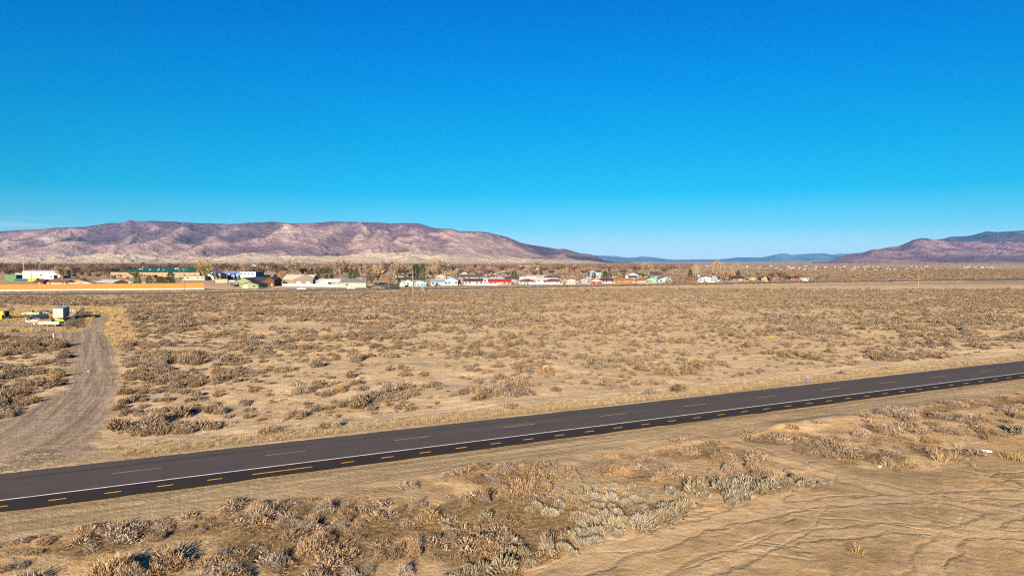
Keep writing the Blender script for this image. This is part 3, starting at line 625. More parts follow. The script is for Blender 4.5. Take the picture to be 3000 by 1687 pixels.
# points on the near strip, read off the photograph as places on the ground
def z4(p): return (.3882 * p[0], 1300 + .3882 * p[1])
def z5(p): return (1000 + .3882 * p[0], 1200 + .3882 * p[1])
def z6(p): return (2000 + .4741 * p[0], 1000 + .4741 * p[1])
NEAR_TAN = [(z4, .3882, [(340, 735, 110, 70), (720, 665, 150, 90), (1230, 610, 130, 70), (1160, 700, 140, 90, 'g'), (1500, 645, 90, 60), (1290, 870, 350, 220), (800, 990, 330, 240), (980, 990, 170, 190), (1110, 990, 90, 70), (1950, 560, 200, 150), (2180, 590, 170, 150), (2340, 610, 130, 130), (2440, 500, 190, 110), (2150, 620, 100, 60), (2430, 730, 170, 150), (2560, 620, 130, 110), (2330, 810, 190, 150), (2500, 720, 100, 60), (2080, 890, 230, 150, 'g'), (1660, 1010, 280, 200), (1770, 1010, 210, 170), (1540, 890, 120, 90), (2450, 1010, 200, 100), (1690, 840, 170, 110, 'g'), (1880, 880, 100, 80, 'g'), (130, 900, 150, 60, 'g'), (20, 930, 110, 80), (1130, 710, 100, 60), (1420, 620, 90, 50), (300, 690, 70, 40), (900, 620, 130, 45), (1200, 575, 130, 50), (2230, 700, 90, 60), (560, 1000, 80, 40), (1050, 840, 90, 40, 'g'), (1980, 780, 90, 50)]),
            (z5, .3882, [(20, 770, 130, 130), (110, 870, 120, 90), (55, 920, 110, 70), (190, 745, 90, 70), (500, 585, 150, 90), (440, 750, 110, 70, 'g'), (560, 725, 140, 100), (650, 845, 190, 150), (490, 865, 120, 80), (420, 1080, 180, 130, 'g'), (545, 1060, 160, 150), (280, 1120, 130, 110, 't'), (465, 1215, 150, 120), (60, 1240, 170, 100), (200, 1200, 110, 80, 'g'), (895, 1130, 120, 100), (1035, 1105, 140, 90), (1100, 1015, 130, 110), (1250, 985, 130, 100), (1250, 870, 190, 120), (1550, 1060, 150, 210, 't'), (1020, 555, 140, 100, 'g'), (1215, 470, 120, 80), (1080, 715, 110, 140, 't'), (1170, 600, 130, 90), (1250, 665, 160, 110), (1390, 665, 230, 150), (1500, 610, 150, 130), (1430, 480, 180, 80), (1650, 510, 160, 90), (1740, 510, 110, 100, 't'), (1925, 530, 110, 80), (2060, 360, 130, 90), (1970, 355, 80, 50), (2130, 490, 150, 90), (2220, 270, 60, 60, 't'), (2290, 345, 130, 60), (2350, 410, 80, 50), (2400, 530, 120, 70), (2480, 495, 160, 110), (2300, 640, 150, 60, 'g'), (950, 750, 80, 60), (830, 965, 110, 70), (1770, 840, 150, 90), (2250, 790, 180, 60), (640, 920, 60, 40), (1330, 545, 90, 60), (1350, 420, 90, 40), (130, 970, 80, 40), (1280, 520, 80, 50)]),
            (z6, .4741, [(300, 790, 110, 90), (200, 730, 90, 60), (430, 775, 100, 100), (480, 840, 140, 90), (60, 680, 110, 60), (590, 570, 70, 45), (240, 700, 80, 60), (350, 730, 90, 50), (520, 800, 90, 70), (1330, 465, 190, 70), (1250, 450, 110, 60, 'g'), (1440, 450, 100, 60), (1110, 578, 110, 70), (1290, 555, 150, 80), (1210, 545, 100, 60), (1420, 525, 80, 60), (1700, 405, 110, 45), (1660, 395, 70, 40, 'g'), (1590, 480, 120, 60, 'g'), (1810, 500, 160, 80), (1750, 490, 110, 50), (1650, 570, 140, 70), (1490, 565, 140, 55), (1750, 565, 100, 60), (1890, 570, 110, 50), (1920, 405, 90, 40, 'g'), (2030, 440, 120, 60, 'g'), (2090, 480, 120, 60), (2020, 515, 70, 40), (1410, 600, 55, 30), (1540, 615, 100, 40), (955, 635, 80, 35), (1075, 600, 60, 25), (880, 680, 50, 20), (2090, 320, 50, 35), (1850, 535, 100, 50), (1560, 520, 90, 45), (1960, 460, 70, 40), (1150, 640, 60, 20), (1330, 640, 70, 20), (1760, 690, 70, 30), (1740, 670, 60, 25)])]
NEAR_CUSH = [(z5, .3882, [(1790, 565, 55), (1812, 595, 45), (1645, 635, 45), (1795, 655, 75), (1900, 605, 55), (1950, 595, 60), (1955, 640, 45), (2050, 595, 60), (2040, 620, 50), (2050, 655, 40), (1895, 640, 40), (1710, 655, 40), (1655, 685, 40), (1722, 700, 75), (1800, 700, 70), (1880, 685, 80), (1945, 685, 75), (2040, 705, 100), (2150, 660, 70), (2190, 610, 85), (2180, 640, 40), (1470, 755, 70), (1418, 785, 60), (1640, 750, 90), (1660, 785, 40), (1560, 805, 95), (1800, 745, 60), (1820, 780, 50), (1900, 755, 70), (1960, 760, 55), (2040, 765, 55), (2150, 745, 90), (2210, 695, 80), (2260, 695, 55), (2360, 665, 60), (1090, 840, 105), (1020, 890, 55), (805, 895, 55), (775, 985, 45), (1890, 805, 70), (1890, 860, 80), (1810, 880, 70), (1985, 850, 110), (2070, 830, 100), (2050, 900, 130), (2110, 880, 90), (1880, 950, 100), (1950, 950, 100), (1710, 980, 105), (1770, 935, 80), (1830, 1020, 80), (1920, 1010, 95), (2078, 955, 85), (1670, 1060, 95), (1570, 1085, 80), (1750, 1095, 70), (1370, 1080, 105), (1420, 1150, 80), (1260, 1080, 110), (1180, 1110, 70), (1225, 1190, 175), (1070, 1180, 105), (975, 1225, 110), (880, 1230, 65), (940, 1180, 80), (830, 1255, 60), (770, 1260, 60), (2250, 880, 120), (2330, 860, 100), (2420, 830, 120), (2490, 810, 120), (2540, 760, 100), (2490, 650, 95), (2550, 670, 70), (2490, 895, 50), (2440, 770, 90), (1700, 1040, 50), (1480, 1090, 50), (2290, 770, 70)]),
             (z6, .4741, [(180, 805, 45), (210, 815, 35), (60, 885, 60), (110, 855, 45), (172, 865, 55), (305, 835, 45), (300, 865, 45), (255, 925, 110), (350, 905, 100), (410, 900, 70), (300, 975, 100), (370, 975, 100), (480, 930, 95), (540, 900, 90), (565, 940, 40), (650, 877, 55), (710, 850, 65), (750, 850, 45), (775, 885, 75), (305, 1015, 65), (80, 950, 105), (130, 990, 80), (25, 1030, 75), (430, 945, 35), (650, 795, 35), (30, 880, 45), (855, 870, 35), (2060, 575, 85)])]
NEAR_TUFT = [(z6, .4741, [(1260, 750, 85), (1590, 720, 90), (1660, 720, 90), (1400, 750, 65), (2040, 725, 95), (1080, 1300, 85), (1800, 765, 40), (590, 850, 75), (1910, 620, 50), (1540, 750, 40), (2090, 740, 60), (1700, 640, 50)]), (lambda p: p, 1.0, [(156, 1100, 20), (48, 1184, 16), (353, 1152, 16), (1630, 1545, 16)])]
def sizecls(w): return 'big' if w > 2.6 else 'small' if w < 1.2 else 'medium'
def place(name, me, x, y, w, hh, label, cat, group, r=random):
    o = link(name, me, None, loc=(x, y, H1(x, y) - .03), rz=r.uniform(0, 6.28), sc=(w, w * r.uniform(.85, 1.1), hh))
    return tag(o, label, cat, group)
def near_zone(px, py):
    if py < 1300 and px > 2300: return 'between the paved road and the bare lot'
    if px < 700: return 'by the wide gravel shoulder'
    if px < 1150: return 'in the littered strip below the shoulder'
    if px < 1700: return 'beside the tyre-marked lot edge'
    return 'by the dirt crossing off the road'
near_pts = []
for f, k, lst in NEAR_TAN:
    for row in lst:
        px, py = f(row[:2]); x, y = G(px, py); d = math.hypot(y, CAMH) ; mpp = y / FPX
        w = row[2] * k * mpp * 1.22; hh = row[3] * k * mpp * 1.08 if len(row) > 3 else w * .7
        ty = row[4] if len(row) > 4 else ''
        me = random.choice(BG if ty == 'g' else BT if ty == 't' else BR)
        base_h = {'g': .75, 't': 1.35}.get(ty, .85); near_pts.append((x, y, w))
        adj = {'g': 'dark grey twiggy', 't': 'tall upright tan', '': 'feathery tan'}[ty]
        o = place('sagebrush', me, x, y, w, max(hh / base_h, w * .45), f'{sizecls(w)} {adj} desert shrub {near_zone(px, py)}', 'shrub', 'dry desert shrubs beside the road')
for f, k, lst in NEAR_CUSH:
    for row in lst:
        px, py = f(row[:2]); x, y = G(px, py); w = row[2] * k * y / FPX * 1.38; near_pts.append((x, y, w))
        place('rabbitbrush', random.choice(CU), x, y, w, w * 1.1, f'{sizecls(w * 1.6)} rounded grey-green cushion shrub {near_zone(px, py)}', 'shrub', 'rounded grey cushion shrubs')
for f, k, lst in NEAR_TUFT:
    for row in lst:
        px, py = f(row[:2]); x, y = G(px, py); w = row[2] * k * y / FPX; near_pts.append((x, y, w))
        where = 'alone on the bare lot' if py > 1500 else 'near the white board at the lot edge' if px > 2900 else 'on the lot margin below the road' if px > 2200 else 'beside the gravel side road' if px < 500 else 'among the grey cushion shrubs'
        place('grass_tuft', random.choice(TU), x, y, w * 1.25, w * 1.0, f'golden dry bunch grass tuft {where}', 'grass tuft', 'golden grass tufts')

# stuff scattered with geometry nodes ------------------------------------------------
def scatter(name, pts, scl, rot, idx, meshes, mat=None):
    pc = bpy.data.collections.new(name + '_kinds')
    for i, me in enumerate(meshes):
        pc.objects.link(bpy.data.objects.new(f'{name}_kind_{i:02d}', me))
    n = len(pts); me = bpy.data.meshes.new(name); me.vertices.add(n); me.vertices.foreach_set('co', np.asarray(pts, np.float32).ravel())
    a = me.attributes.new('scl', 'FLOAT_VECTOR', 'POINT'); a.data.foreach_set('vector', np.asarray(scl, np.float32).ravel())
    a = me.attributes.new('rot', 'FLOAT_VECTOR', 'POINT'); rv = np.zeros((n, 3), np.float32); rv[:, 2] = rot; a.data.foreach_set('vector', rv.ravel())
    a = me.attributes.new('kidx', 'INT', 'POINT'); a.data.foreach_set('value', np.asarray(idx, np.int32))
    o = bpy.data.objects.new(name, me); C.objects.link(o)
    ng = bpy.data.node_groups.new(name + '_nodes', 'GeometryNodeTree')
    ng.interface.new_socket('Geometry', in_out='INPUT', socket_type='NodeSocketGeometry'); ng.interface.new_socket('Geometry', in_out='OUTPUT', socket_type='NodeSocketGeometry')
    n_, l_ = ng.nodes, ng.links
    gi = n_.new('NodeGroupInput'); go = n_.new('NodeGroupOutput'); ip = n_.new('GeometryNodeInstanceOnPoints'); ci = n_.new('GeometryNodeCollectionInfo'); m2p = n_.new('GeometryNodeMeshToPoints')
    ci.inputs['Collection'].default_value = pc; ci.inputs['Separate Children'].default_value = True; ci.inputs['Reset Children'].default_value = True
    def na(nm, ty): x = n_.new('GeometryNodeInputNamedAttribute'); x.data_type = ty; x.inputs['Name'].default_value = nm; return x.outputs[0]
    l_.new(gi.outputs[0], m2p.inputs[0]); l_.new(m2p.outputs[0], ip.inputs['Points']); l_.new(ci.outputs[0], ip.inputs['Instance']); ip.inputs['Pick Instance'].default_value = True
    l_.new(na('kidx', 'INT'), ip.inputs['Instance Index']); l_.new(na('scl', 'FLOAT_VECTOR'), ip.inputs['Scale']); l_.new(na('rot', 'FLOAT_VECTOR'), ip.inputs['Rotation']); l_.new(ip.outputs[0], go.inputs[0])
    md = o.modifiers.new('scatter', 'NODES'); md.node_group = ng
    return tag(o, kind='stuff')
def inview(x, y, m=.80, pad=6): return (np.abs(x) < m * y + pad)
def excl(x, y, pad=0.5):
    u, v = uv(x, y); dn = dn_road(v)
    bad = (polysd(DRIVE, x, y) > -pad) | (polysd(LOT, x, y) > -pad) | (polysd(YARD, x, y) > -1) | (dn < 5) | (np.abs(v - (VFAR + 7.8)) < 2.4)
    for qx, qy in (G(2170.5, 960.5), G(2165, 959.8), G(2259, 985)): bad |= (np.abs(x - qx) < 1.5) & (y > qy - 9) & (y < qy + 1.5)
    bad |= (linedist(HWY, x, y) < 14) | (linedist(FRONT, x, y) < 10) | (polysd(CLEAR, x, y) > 0)
    bad |= np.minimum(linedist(TRACK2, x - .95, y), linedist(TRACK2, x + .95, y)) < .7
    return bad
# desert shrubs over the whole far side of the road
M = 125000
yy = np.sqrt(rng.uniform(72 ** 2, 470 ** 2, M)); xx = rng.uniform(-1, 1, M) * (.80 * yy + 8)
u, v = uv(xx, yy)
dens = .36 + .75 * sst(.42, .66, fbm(xx / 9, yy / 9, 51, 3)) * sst(.25, .5, fbm(xx / 40, yy / 40, 61, 2)) - .3 * sst(.56, .68, fbm(xx / 22, yy / 22, 66, 3))
dens = dens * (1 + 1.3 * sst(-16, -3, polysd(DRIVE, xx, yy))) * (.86 + .3 * sst(130, 330, yy + .25 * xx))
keep = (rng.uniform(0, 1, M) < dens * .62) & (v > VFAR + 4) & ~excl(xx, yy)
hw = np.interp(xx, [p[0] for p in HWY], [p[1] for p in HWY]); keep &= yy < hw - 12
keep &= ~((polysd(yg, xx, yy) > -2) & (rng.uniform(0, 1, M) < .95))
xx, yy = xx[keep], yy[keep]
sz = rng.lognormal(.16, .38, len(xx)) * (.9 + .5 * sst(.45, .7, fbm(xx / 9, yy / 9, 51, 3)))
sz = np.clip(sz, .5, 3.2)
o_ = np.argsort(-(sz / yy)); xx, yy, sz = xx[o_], yy[o_], sz[o_]
NI = 130
for x, y, w in zip(xx[:NI], yy[:NI], sz[:NI]):
    u_, v_ = uv(x, y)
    side = 'west of the gravel side road' if x < -45 and polysd([(-400, 0), G(60, 1260), G(200, 1080), G(180, 985), (-400, 190)], np.array([x]), np.array([y]))[0] > 0 else 'beside the gravel side road' if x < -28 and y < 130 else 'near the verge track beyond the paved road' if v_ < VFAR + 18 else 'out on the sandy flat beyond the paved road'
    place('sagebrush', random.choice(FB + BR[:2]), float(x), float(y), float(w), float(w) * random.uniform(.8, 1.1), f'{sizecls(w)} grey-brown sagebrush {side}', 'shrub', 'sagebrush beyond the paved road')
xx, yy, sz = xx[NI:], yy[NI:], sz[NI:]; n = len(xx)
FBL = [proto(FIELD, brush_mesh('far_brush_mesh', 260 + i, 170, .48 + .07 * (i % 3), 1.0, .3, .055)) for i in range(5)]
idx_ = np.where(yy < 190, rng.integers(0, 6, n), rng.integers(6, 11, n))
scatter('sagebrush_scrub', np.stack([xx, yy, hgt(xx, yy) - .03], 1), np.stack([sz, sz, sz * rng.uniform(.7, 1.1, n)], 1), rng.uniform(0, 6.28, n), idx_, FB + FBL)
# low scrub on the flats beyond the highway
M = 30000
yy = rng.uniform(420, 1900, M); xx = rng.uniform(-.05, .82, M) * yy
hw = np.interp(xx, [p[0] for p in HWY], [p[1] for p in HWY])
keep = (yy > hw + 28) & (rng.uniform(0, 1, M) < .3 + .7 * sst(.4, .6, fbm(xx / 60, yy / 60, 71, 3))) & (rng.uniform(0, 1, M) < sst(.12, .4, xx / yy) * sst(1900, 1100, yy))
xx, yy = xx[keep], yy[keep]; n = len(xx); sz = rng.lognormal(.75, .4, n) * (1 + yy / 1400)
scatter('distant_scrub', np.stack([xx, yy, np.zeros(n) - .02], 1), np.stack([sz, sz, sz * .7], 1), rng.uniform(0, 6.28, n), rng.integers(0, 5, n), FBL)
# dead twigs and small dry plants over the near strip
M = 27000
xx = rng.uniform(-62, 120, M); yy = rng.uniform(34, 125, M); u, v = uv(xx, yy)
br = fbm(xx / 5.5, yy / 5.5, 77, 4)
keep = (v < VNEAR - 5.6 - 1.5 * vnoise(u / 3, 0 * u, 8)) & (polysd(LOT, xx, yy) < .3) & inview(xx, yy) & (rng.uniform(0, 1, M) < .08 + .92 * sst(.42, .58, br))
xx, yy = xx[keep], yy[keep]; n = len(xx); sz = rng.uniform(.4, 1.3, n); lk = rng.choice(7, n, p=[.14, .14, .14, .14, .13, .13, .18]); sz = np.where(lk == 6, rng.uniform(.7, 2.0, n), sz)
LI = [proto(LIT, litter_mesh('litter_mesh', 300 + i)) for i in range(4)] + [proto(LIT, brush_mesh('tiny_brush_mesh', 310 + i, 90, .4, .8, .3, .04)) for i in range(2)] + [proto(TAN, brush_mesh('low_brush_mesh', 320, 260, .6, 1.3, .5, .03))]
scatter('dry_undergrowth', np.stack([xx, yy, hgt(xx, yy) - .01], 1), np.stack([sz, sz, sz * .6], 1), rng.uniform(0, 6.28, n), lk, LI)
# small litter between the field shrubs
M = 60000
yy = np.sqrt(rng.uniform(72 ** 2, 380 ** 2, M)); xx = rng.uniform(-1, 1, M) * (.78 * yy + 5); u, v = uv(xx, yy)
keep = (v > VFAR + 3) & ~excl(xx, yy, -.3) & (rng.uniform(0, 1, M) < .12 + .8 * sst(.45, .65, fbm(xx / 7, yy / 7, 52, 3)))
xx, yy = xx[keep], yy[keep]; n = len(xx); sz = rng.uniform(.4, 1.1, n)
scatter('field_undergrowth', np.stack([xx, yy, hgt(xx, yy) - .01], 1), np.stack([sz, sz, sz * .7], 1), rng.uniform(0, 6.28, n), rng.choice(4, n, p=[.3, .3, .15, .25]), [proto(PGR, brush_mesh('small_brush_mesh', 330 + i, 80, .4, .8, .3, .045)) for i in range(2)] + LI[:1] + [proto(PGR, tuft_mesh('field_tuft_mesh', 335, 40, .6))])
# dry grass: far verge of the road, yard, along the highway
P1 = []
M = 9000; uu = rng.uniform(-75, 260, M); vv = VFAR + 1.5 + np.abs(rng.normal(0, 2.2, M)); a, b = xy(uu, vv)
k = (polysd(DRIVE, a, b) < -1.0) & inview(a, b) & (rng.uniform(0, 1, M) < .15 + .6 * sst(.4, .62, fbm(uu / 6, vv / 3, 91, 3))); P1.append((a[k], b[k], rng.uniform(.35, .8, k.sum())))
M = 16000; a = rng.uniform(-190, -85, M); b = rng.uniform(150, 285, M)
k = (polysd(yg, a, b) > -3) & (polysd(DRIVE, a, b) < -.5) & (polysd(YARD, a, b) < -.5) & inview(a, b) & (np.minimum(linedist(TRACK2, a - .95, b), linedist(TRACK2, a + .95, b)) > .6); k &= rng.uniform(0, 1, M) < .25 + .75 * sst(.38, .6, fbm(a / 9, b / 9, 93, 3)); P1.append((a[k], b[k], rng.uniform(.8, 1.6, k.sum())))
M = 9000; a = rng.uniform(-380, 420, M); off = rng.uniform(-34, 40, M); b = np.interp(a, [p[0] for p in HWY], [p[1] for p in HWY]) + off
k = (linedist(HWY, a, b) > 11) & (linedist(FRONT, a, b) > 6) & inview(a, b); P1.append((a[k], b[k], rng.uniform(.8, 1.8, k.sum())))
a, b, sz = (np.concatenate([p[i] for p in P1]) for i in range(3)); n = len(a)
GT = [proto(YGR, tuft_mesh('dry_grass_mesh', 340 + i, 45, .6)) for i in range(2)] + [proto(PGR, tuft_mesh('pale_grass_mesh', 350 + i, 45, .55)) for i in range(2)]
yg_in = polysd(yg, a, b) > -3
scatter('dry_grass', np.stack([a, b, hgt(a, b) - .02], 1), np.stack([sz * 1.4, sz * 1.4, sz], 1), rng.uniform(0, 6.28, n), np.where(yg_in, rng.integers(0, 4, n), rng.integers(2, 4, n)), GT)

# ---------------------------------------------------------------- buildings
WALLM = objcol_mat('painted_siding', .85, .18, .5); ROOFM = objcol_mat('roof_sheet', .8, .3, .7); TRIM = plain_mat('white_trim', (.36, .35, .335), .8, .12)
GLASS = plain_mat('window_glass', (.03, .04, .055), .12, .2, 1.0, .5); DOORM = objcol_mat('door_paint', .7, .2, 1.0); FENCEM = objcol_mat('fence_paint', .85, .22, .8)
CONC = plain_mat('concrete', (.27, .24, .21), .95, .2, .8); WOOD = plain_mat('weathered_pole', (.15, .10, .065), .95, .35, 1.5); STEEL = plain_mat('galvanised_steel', (.22, .225, .23), .5, .2, 4, .4, .3)
def px_place(x0, x1, yb, d=0):
    cx = (x0 + x1) / 2; gx_, gy_ = G(cx, yb); w = (x1 - x0) * gy_ / FPX; return gx_, gy_, w
def building(name, label, cat, x0, x1, yt, yb, kind, wall, roof, d=None, ov=.5, rz=None, win=3, garage=0, door=1, group=None, wallfrac=None, rise=None, detail=True):
    gx_, gy_, w = px_place(x0, x1, yb); ht = (yb - yt) * gy_ / FPX; ht = max(ht, 2.2)
    d = d or min(max(w * .7, 7), 13)
    rise = rise if rise is not None else {'s': min(ht * .42, d * .28), 'g': min(ht * .42, w * .24), 'h': ht * .5, 'f': .15}[kind]
    wh = ht - rise
    t = thing(name, label, cat, (gx_, gy_, 0), (random.uniform(-.1, .1) if rz is None else rz) , group)
    wm = MB(); hw_ = w / 2 - ov * .6
    if kind == 'g': wm.prism([(-hw_, -.3), (hw_, -.3), (hw_, wh), (0, wh + rise * hw_ / (w / 2) - .05), (-hw_, wh)], 'y', 0, d)
    elif kind == 's': wm.prism([(0, -.3), (d, -.3), (d, wh), (d / 2, wh + rise - .08), (0, wh)], 'x', -hw_, hw_)
    else: wm.box(-hw_, hw_, 0, d, -.3, wh)
    wall = tuple(c * .42 for c in wall); roof = tuple(c * .62 for c in roof)
    wm.obj('wall', WALLM, t, col=wall)
    rm = MB(); th = .22
    if kind == 'g':
        a, b_ = (w / 2 + ov * .4), wh - .12
        for s in (-1, 1): rm.prism([(s * a, b_), (0, wh + rise), (0, wh + rise + th), (s * a, b_ + th)], 'y', -ov, d + ov)
    elif kind == 's':
        a = w / 2; b_ = wh - .12
        for y0, y1 in ((-ov, d / 2), (d + ov, d / 2)): rm.prism([(y0, b_), (y1, wh + rise), (y1, wh + rise + th), (y0, b_ + th)], 'x', -a, a)
    elif kind == 'h':
        a = w / 2; e = min(d * .5, w * .42); z0 = wh - .05; z1 = wh + rise
        P_ = [(-a, -ov, z0), (a, -ov, z0), (a, d + ov, z0), (-a, d + ov, z0), (-a + e, d / 2, z1), (a - e, d / 2, z1)]
        for f in ((0, 1, 5, 4), (1, 2, 5), (2, 3, 4, 5), (3, 0, 4), (0, 3, 2, 1)): rm.poly([P_[i] for i in f])
    else: rm.box(-w / 2, w / 2, -ov, d + ov, wh, wh + .18)
    ro = rm.obj('roof', ROOFM, t, col=roof)
    if not detail: return t, w, wh, rise, d, ro
    slots = [];
    nslot = win + garage + door
    for i in range(nslot): slots.append(-hw_ + (i + .5) * 2 * hw_ / max(nslot, 1))
    kinds = ['g'] * garage + ['w'] * ((win + 1) // 2) + ['d'] * door + ['w'] * (win // 2)
    for cx, k in zip(slots, kinds):
        if k == 'w':
            ww = min(1.7, hw_ * 1.1 / max(nslot, 1)); MB().box(cx - ww / 2, cx + ww / 2, -.05, .02, wh * .38, wh * .38 + min(1.25, wh * .45)).obj('window', GLASS, t)
        elif k == 'd': MB().box(cx - .5, cx + .5, -.06, .02, 0, min(2.1, wh * .85)).obj('door', DOORM, t, col=(.25, .18, .13))
        else:
            gw = min(1.5, hw_ * .8 / max(nslot, 1) * 1.6); MB().box(cx - gw, cx + gw, -.06, .02, 0, min(2.5, wh * .85)).obj('garage_door', DOORM, t, col=(.62, .62, .62))
    return t, w, wh, rise, d, ro
WHT = (.62, .60, .57); CRM = (.58, .49, .36); TANW = (.46, .35, .24); GRYR = (.17, .165, .17); DKR = (.05, .045, .05); BRN = (.13, .07, .05); LBL = (.42, .55, .66); BLGR = (.22, .27, .34)
B = building
B('warehouse', 'long white metal warehouse beyond the orange wall and light masts', 'warehouse', 70, 173, 792, 816, 's', (.55, .56, .58), (.46, .50, .56), 24, .2, R(8), 1, 1, 1, rise=1.0)
B('shed', 'pale metal lean-to against the front of the white warehouse', 'shed', 128, 158, 806, 817, 'f', (.58, .59, .60), (.5, .52, .55), 6, .2, None, 1, 1, 0)
B('annex', 'low white annex with shaded end beside the big warehouse', 'building', 44, 72, 801, 816, 'f', (.57, .60, .62), (.42, .47, .54), 10, .3, None, 2, 0, 1)
t, w, wh, rise, d, ro = B('pavilion', 'small park pavilion with flat dark roof and green end post', 'pavilion', 14, 49, 805, 822, 'f', (.13, .27, .13), (.19, .19, .20), 8, .4, None, 0, 0, 0)
B('house', 'dark red-roofed house just behind the orange wall by the yellow container', 'house', 95, 128, 820, 834, 's', (.22, .16, .16), (.13, .05, .045), 9)
B('house', 'white-gabled house with long brown roof behind the orange wall', 'house', 130, 200, 821, 836, 's', (.62, .54, .48), (.21, .095, .05), 9, .5, R(-14), 2)
B('house', 'tan gabled house with brown roof next to the white-gabled house', 'house', 204, 252, 819, 834, 'g', (.50, .36, .17), (.22, .11, .06), 9)
B('shed', 'low white flat-roofed shed behind the orange wall', 'shed', 199, 236, 828, 836, 'f', WHT, (.58, .58, .58), 5)
B('garage', 'low pale garage with shallow gable behind the orange wall', 'garage', 234, 268, 826, 836, 'g', (.5, .5, .48), (.42, .43, .45), 7, .4, None, 0, 1, 0)
B('barn', 'red-brown barn with pale blue metal roof behind the orange wall', 'barn', 272, 346, 820, 835, 's', (.36, .12, .06), (.40, .52, .60), 12, .3, R(-22), 1)
B('house', 'grey gabled house next to the blue-roofed barn', 'house', 345, 392, 821, 834, 'g', (.42, .38, .34), (.33, .36, .40), 10)
# school with the broad green roof
t, w, wh, rise, d, ro = B('school_building', 'large school with broad dark green metal roof and tan walls', 'school', 318, 590, 783.5, 813, 'h', (.48, .33, .19), (.012, .115, .095), 62, 1.2, R(-3), 7, 0, 2, rise=5.2)
for k in range(16):
    q = random.uniform(.12, .88); e = random.uniform(.2, .8)
    vx = -w / 2 + w * .14 + (w * .72) * q; vy = (d / 2) * e; MB().box(vx - .35, vx + .35, vy - .35, vy + .35, wh + rise * (vy + 1.2) / (d / 2 + 1.2) - .2, wh + rise * (vy + 1.2) / (d / 2 + 1.2) + .75).obj('roof_vent', TRIM, ro)
B('house', 'low flat building with dark openings in front of the green-roofed school', 'building', 410, 452, 806, 814, 'f', (.30, .21, .14), (.06, .08, .08), 8, .6, None, 4)
B('classroom', 'cream portable classroom with green roof edge near the big golden tree', 'classroom', 529, 600, 808, 821, 'f', CRM, (.05, .13, .10), 9, .4, R(4), 4)
B('wall_building', 'long low white building behind the big golden tree', 'building', 556, 613, 804, 812, 'f', WHT, (.60, .60, .60), 8, .2, None, 1)
B('hall', 'white hall with tall front beside the blue mural wall', 'hall', 608, 646, 794, 820, 'g', WHT, (.5, .5, .52), 16, .3, R(6), 2)
t, w, wh, rise, d, ro = B('mural_building', 'long building with blue and white mural wall and grey roof', 'building', 640, 752, 796, 818, 'f', (.10, .20, .40), (.34, .38, .44), 20, .4, R(-4), 0, 0, 0)
for q, ww, hh, zz in ((-.36, 3.2, 1.5, 1.0), (-.28, 2.6, 1.0, 3.2), (-.12, 3.6, 1.8, 2.2), (-.02, 2.4, 1.2, 4.4), (-.22, 1.8, .8, 5.2)):
    MB().prism([(q * w + ww * math.cos(a) * random.uniform(.6, .75), zz + hh * math.sin(a) * random.uniform(.8, 1)) for a in np.linspace(0, 6.28, 10)[:-1]], 'y', -.03, .01).obj('mural_patch', TRIM, t)
MB().box(w * .06, w * .5 - .4, -.05, .0, wh * .2, wh - .2).obj('wall_panel', TRIM, t)
for q in (.1, .2, .3, .4): MB().box(q * w - 1, q * w + 1, -.09, -.04, wh * .6, wh * .78).obj('window', GLASS, t)
B('container', 'tan storage container on the asphalt yard beyond the orange wall', 'container', 632, 666, 818, 828, 'f', (.60, .45, .25), (.58, .44, .26), 4, .05, R(10), 0, 0, 1)
B('house', 'light green gabled house with dark roof at the asphalt yard edge', 'house', 687, 739, 814, 838, 'g', (.31, .35, .17), (.045, .05, .07), 15, .6, R(-9), 2, 0, 1)
B('garage', 'light green garage with wide gable in front of the green house', 'garage', 701, 762, 826, 844, 'g', (.31, .35, .17), (.05, .055, .07), 11, .6, R(-14), 1, 1, 0)
B('house', 'brown timber house with dark roof and open gable porch', 'house', 732, 808, 812, 837, 's', (.22, .085, .03), (.045, .045, .065), 13, .7, R(-3), 2)
B('porch', 'brown timber gable porch joined to the dark-roofed timber house', 'porch', 773, 806, 812, 838, 'g', (.17, .065, .025), (.05, .05, .07), 7, .8, R(-6), 1)
B('house', 'wide grey-roofed house behind the brown timber house', 'house', 690, 800, 803, 816, 's', (.40, .36, .32), (.21, .22, .25), 14)
B('church_hall', 'bluish-roofed hall with pale walls far behind the mural building', 'hall', 716, 768, 784, 797, 's', (.55, .53, .50), (.28, .33, .40), 20)
for x0, x1, l in ((722, 741, 'white domed storage building next to the bluish-roofed hall'), (748, 766, 'smaller white domed storage building behind the bluish-roofed hall')):
    gx_, gy_, w = px_place(x0, x1, 789); t = thing('dome_building', l, 'dome building', (gx_, gy_ + 26, 0)); pr = [(-w / 2, 0)] + [(w / 2 * math.cos(a), 4 + w * .42 * math.sin(a)) for a in np.linspace(math.pi, 0, 11)] + [(w / 2, 0)]
    MB().prism(pr, 'y', 0, 14).obj('shell', WALLM, t, col=WHT); MB().box(-2, 2, -.08, .02, 0, 4).obj('door', GLASS, t)
B('barn', 'large tan metal barn with two pale garage doors in its grey gable', 'barn', 827, 918, 806, 833, 's', (.33, .26, .19), (.55, .46, .35), 14, .3, R(-4), 0, 0, 0)
B('garage', 'grey gable end with two pale garage doors on the tan barn', 'garage', 860, 918, 806, 834, 'g', (.26, .22, .18), (.52, .44, .34), 6, .3, R(-4), 0, 2, 0)
B('house', 'two-storey tan house behind the large tan barn', 'house', 889, 929, 806, 822, 'g', (.50, .40, .27), (.25, .21, .18), 12)
B('shed', 'white shed with grey side standing inside the white fence', 'shed', 935, 962, 818, 837, 'g', WHT, (.55, .55, .56), 16, .2, R(25), 0)
B('shed', 'long grey-sided shed next to the white shed', 'shed', 950, 998, 818, 836, 's', (.30, .27, .25), (.50, .50, .51), 8, .2, R(4), 1)
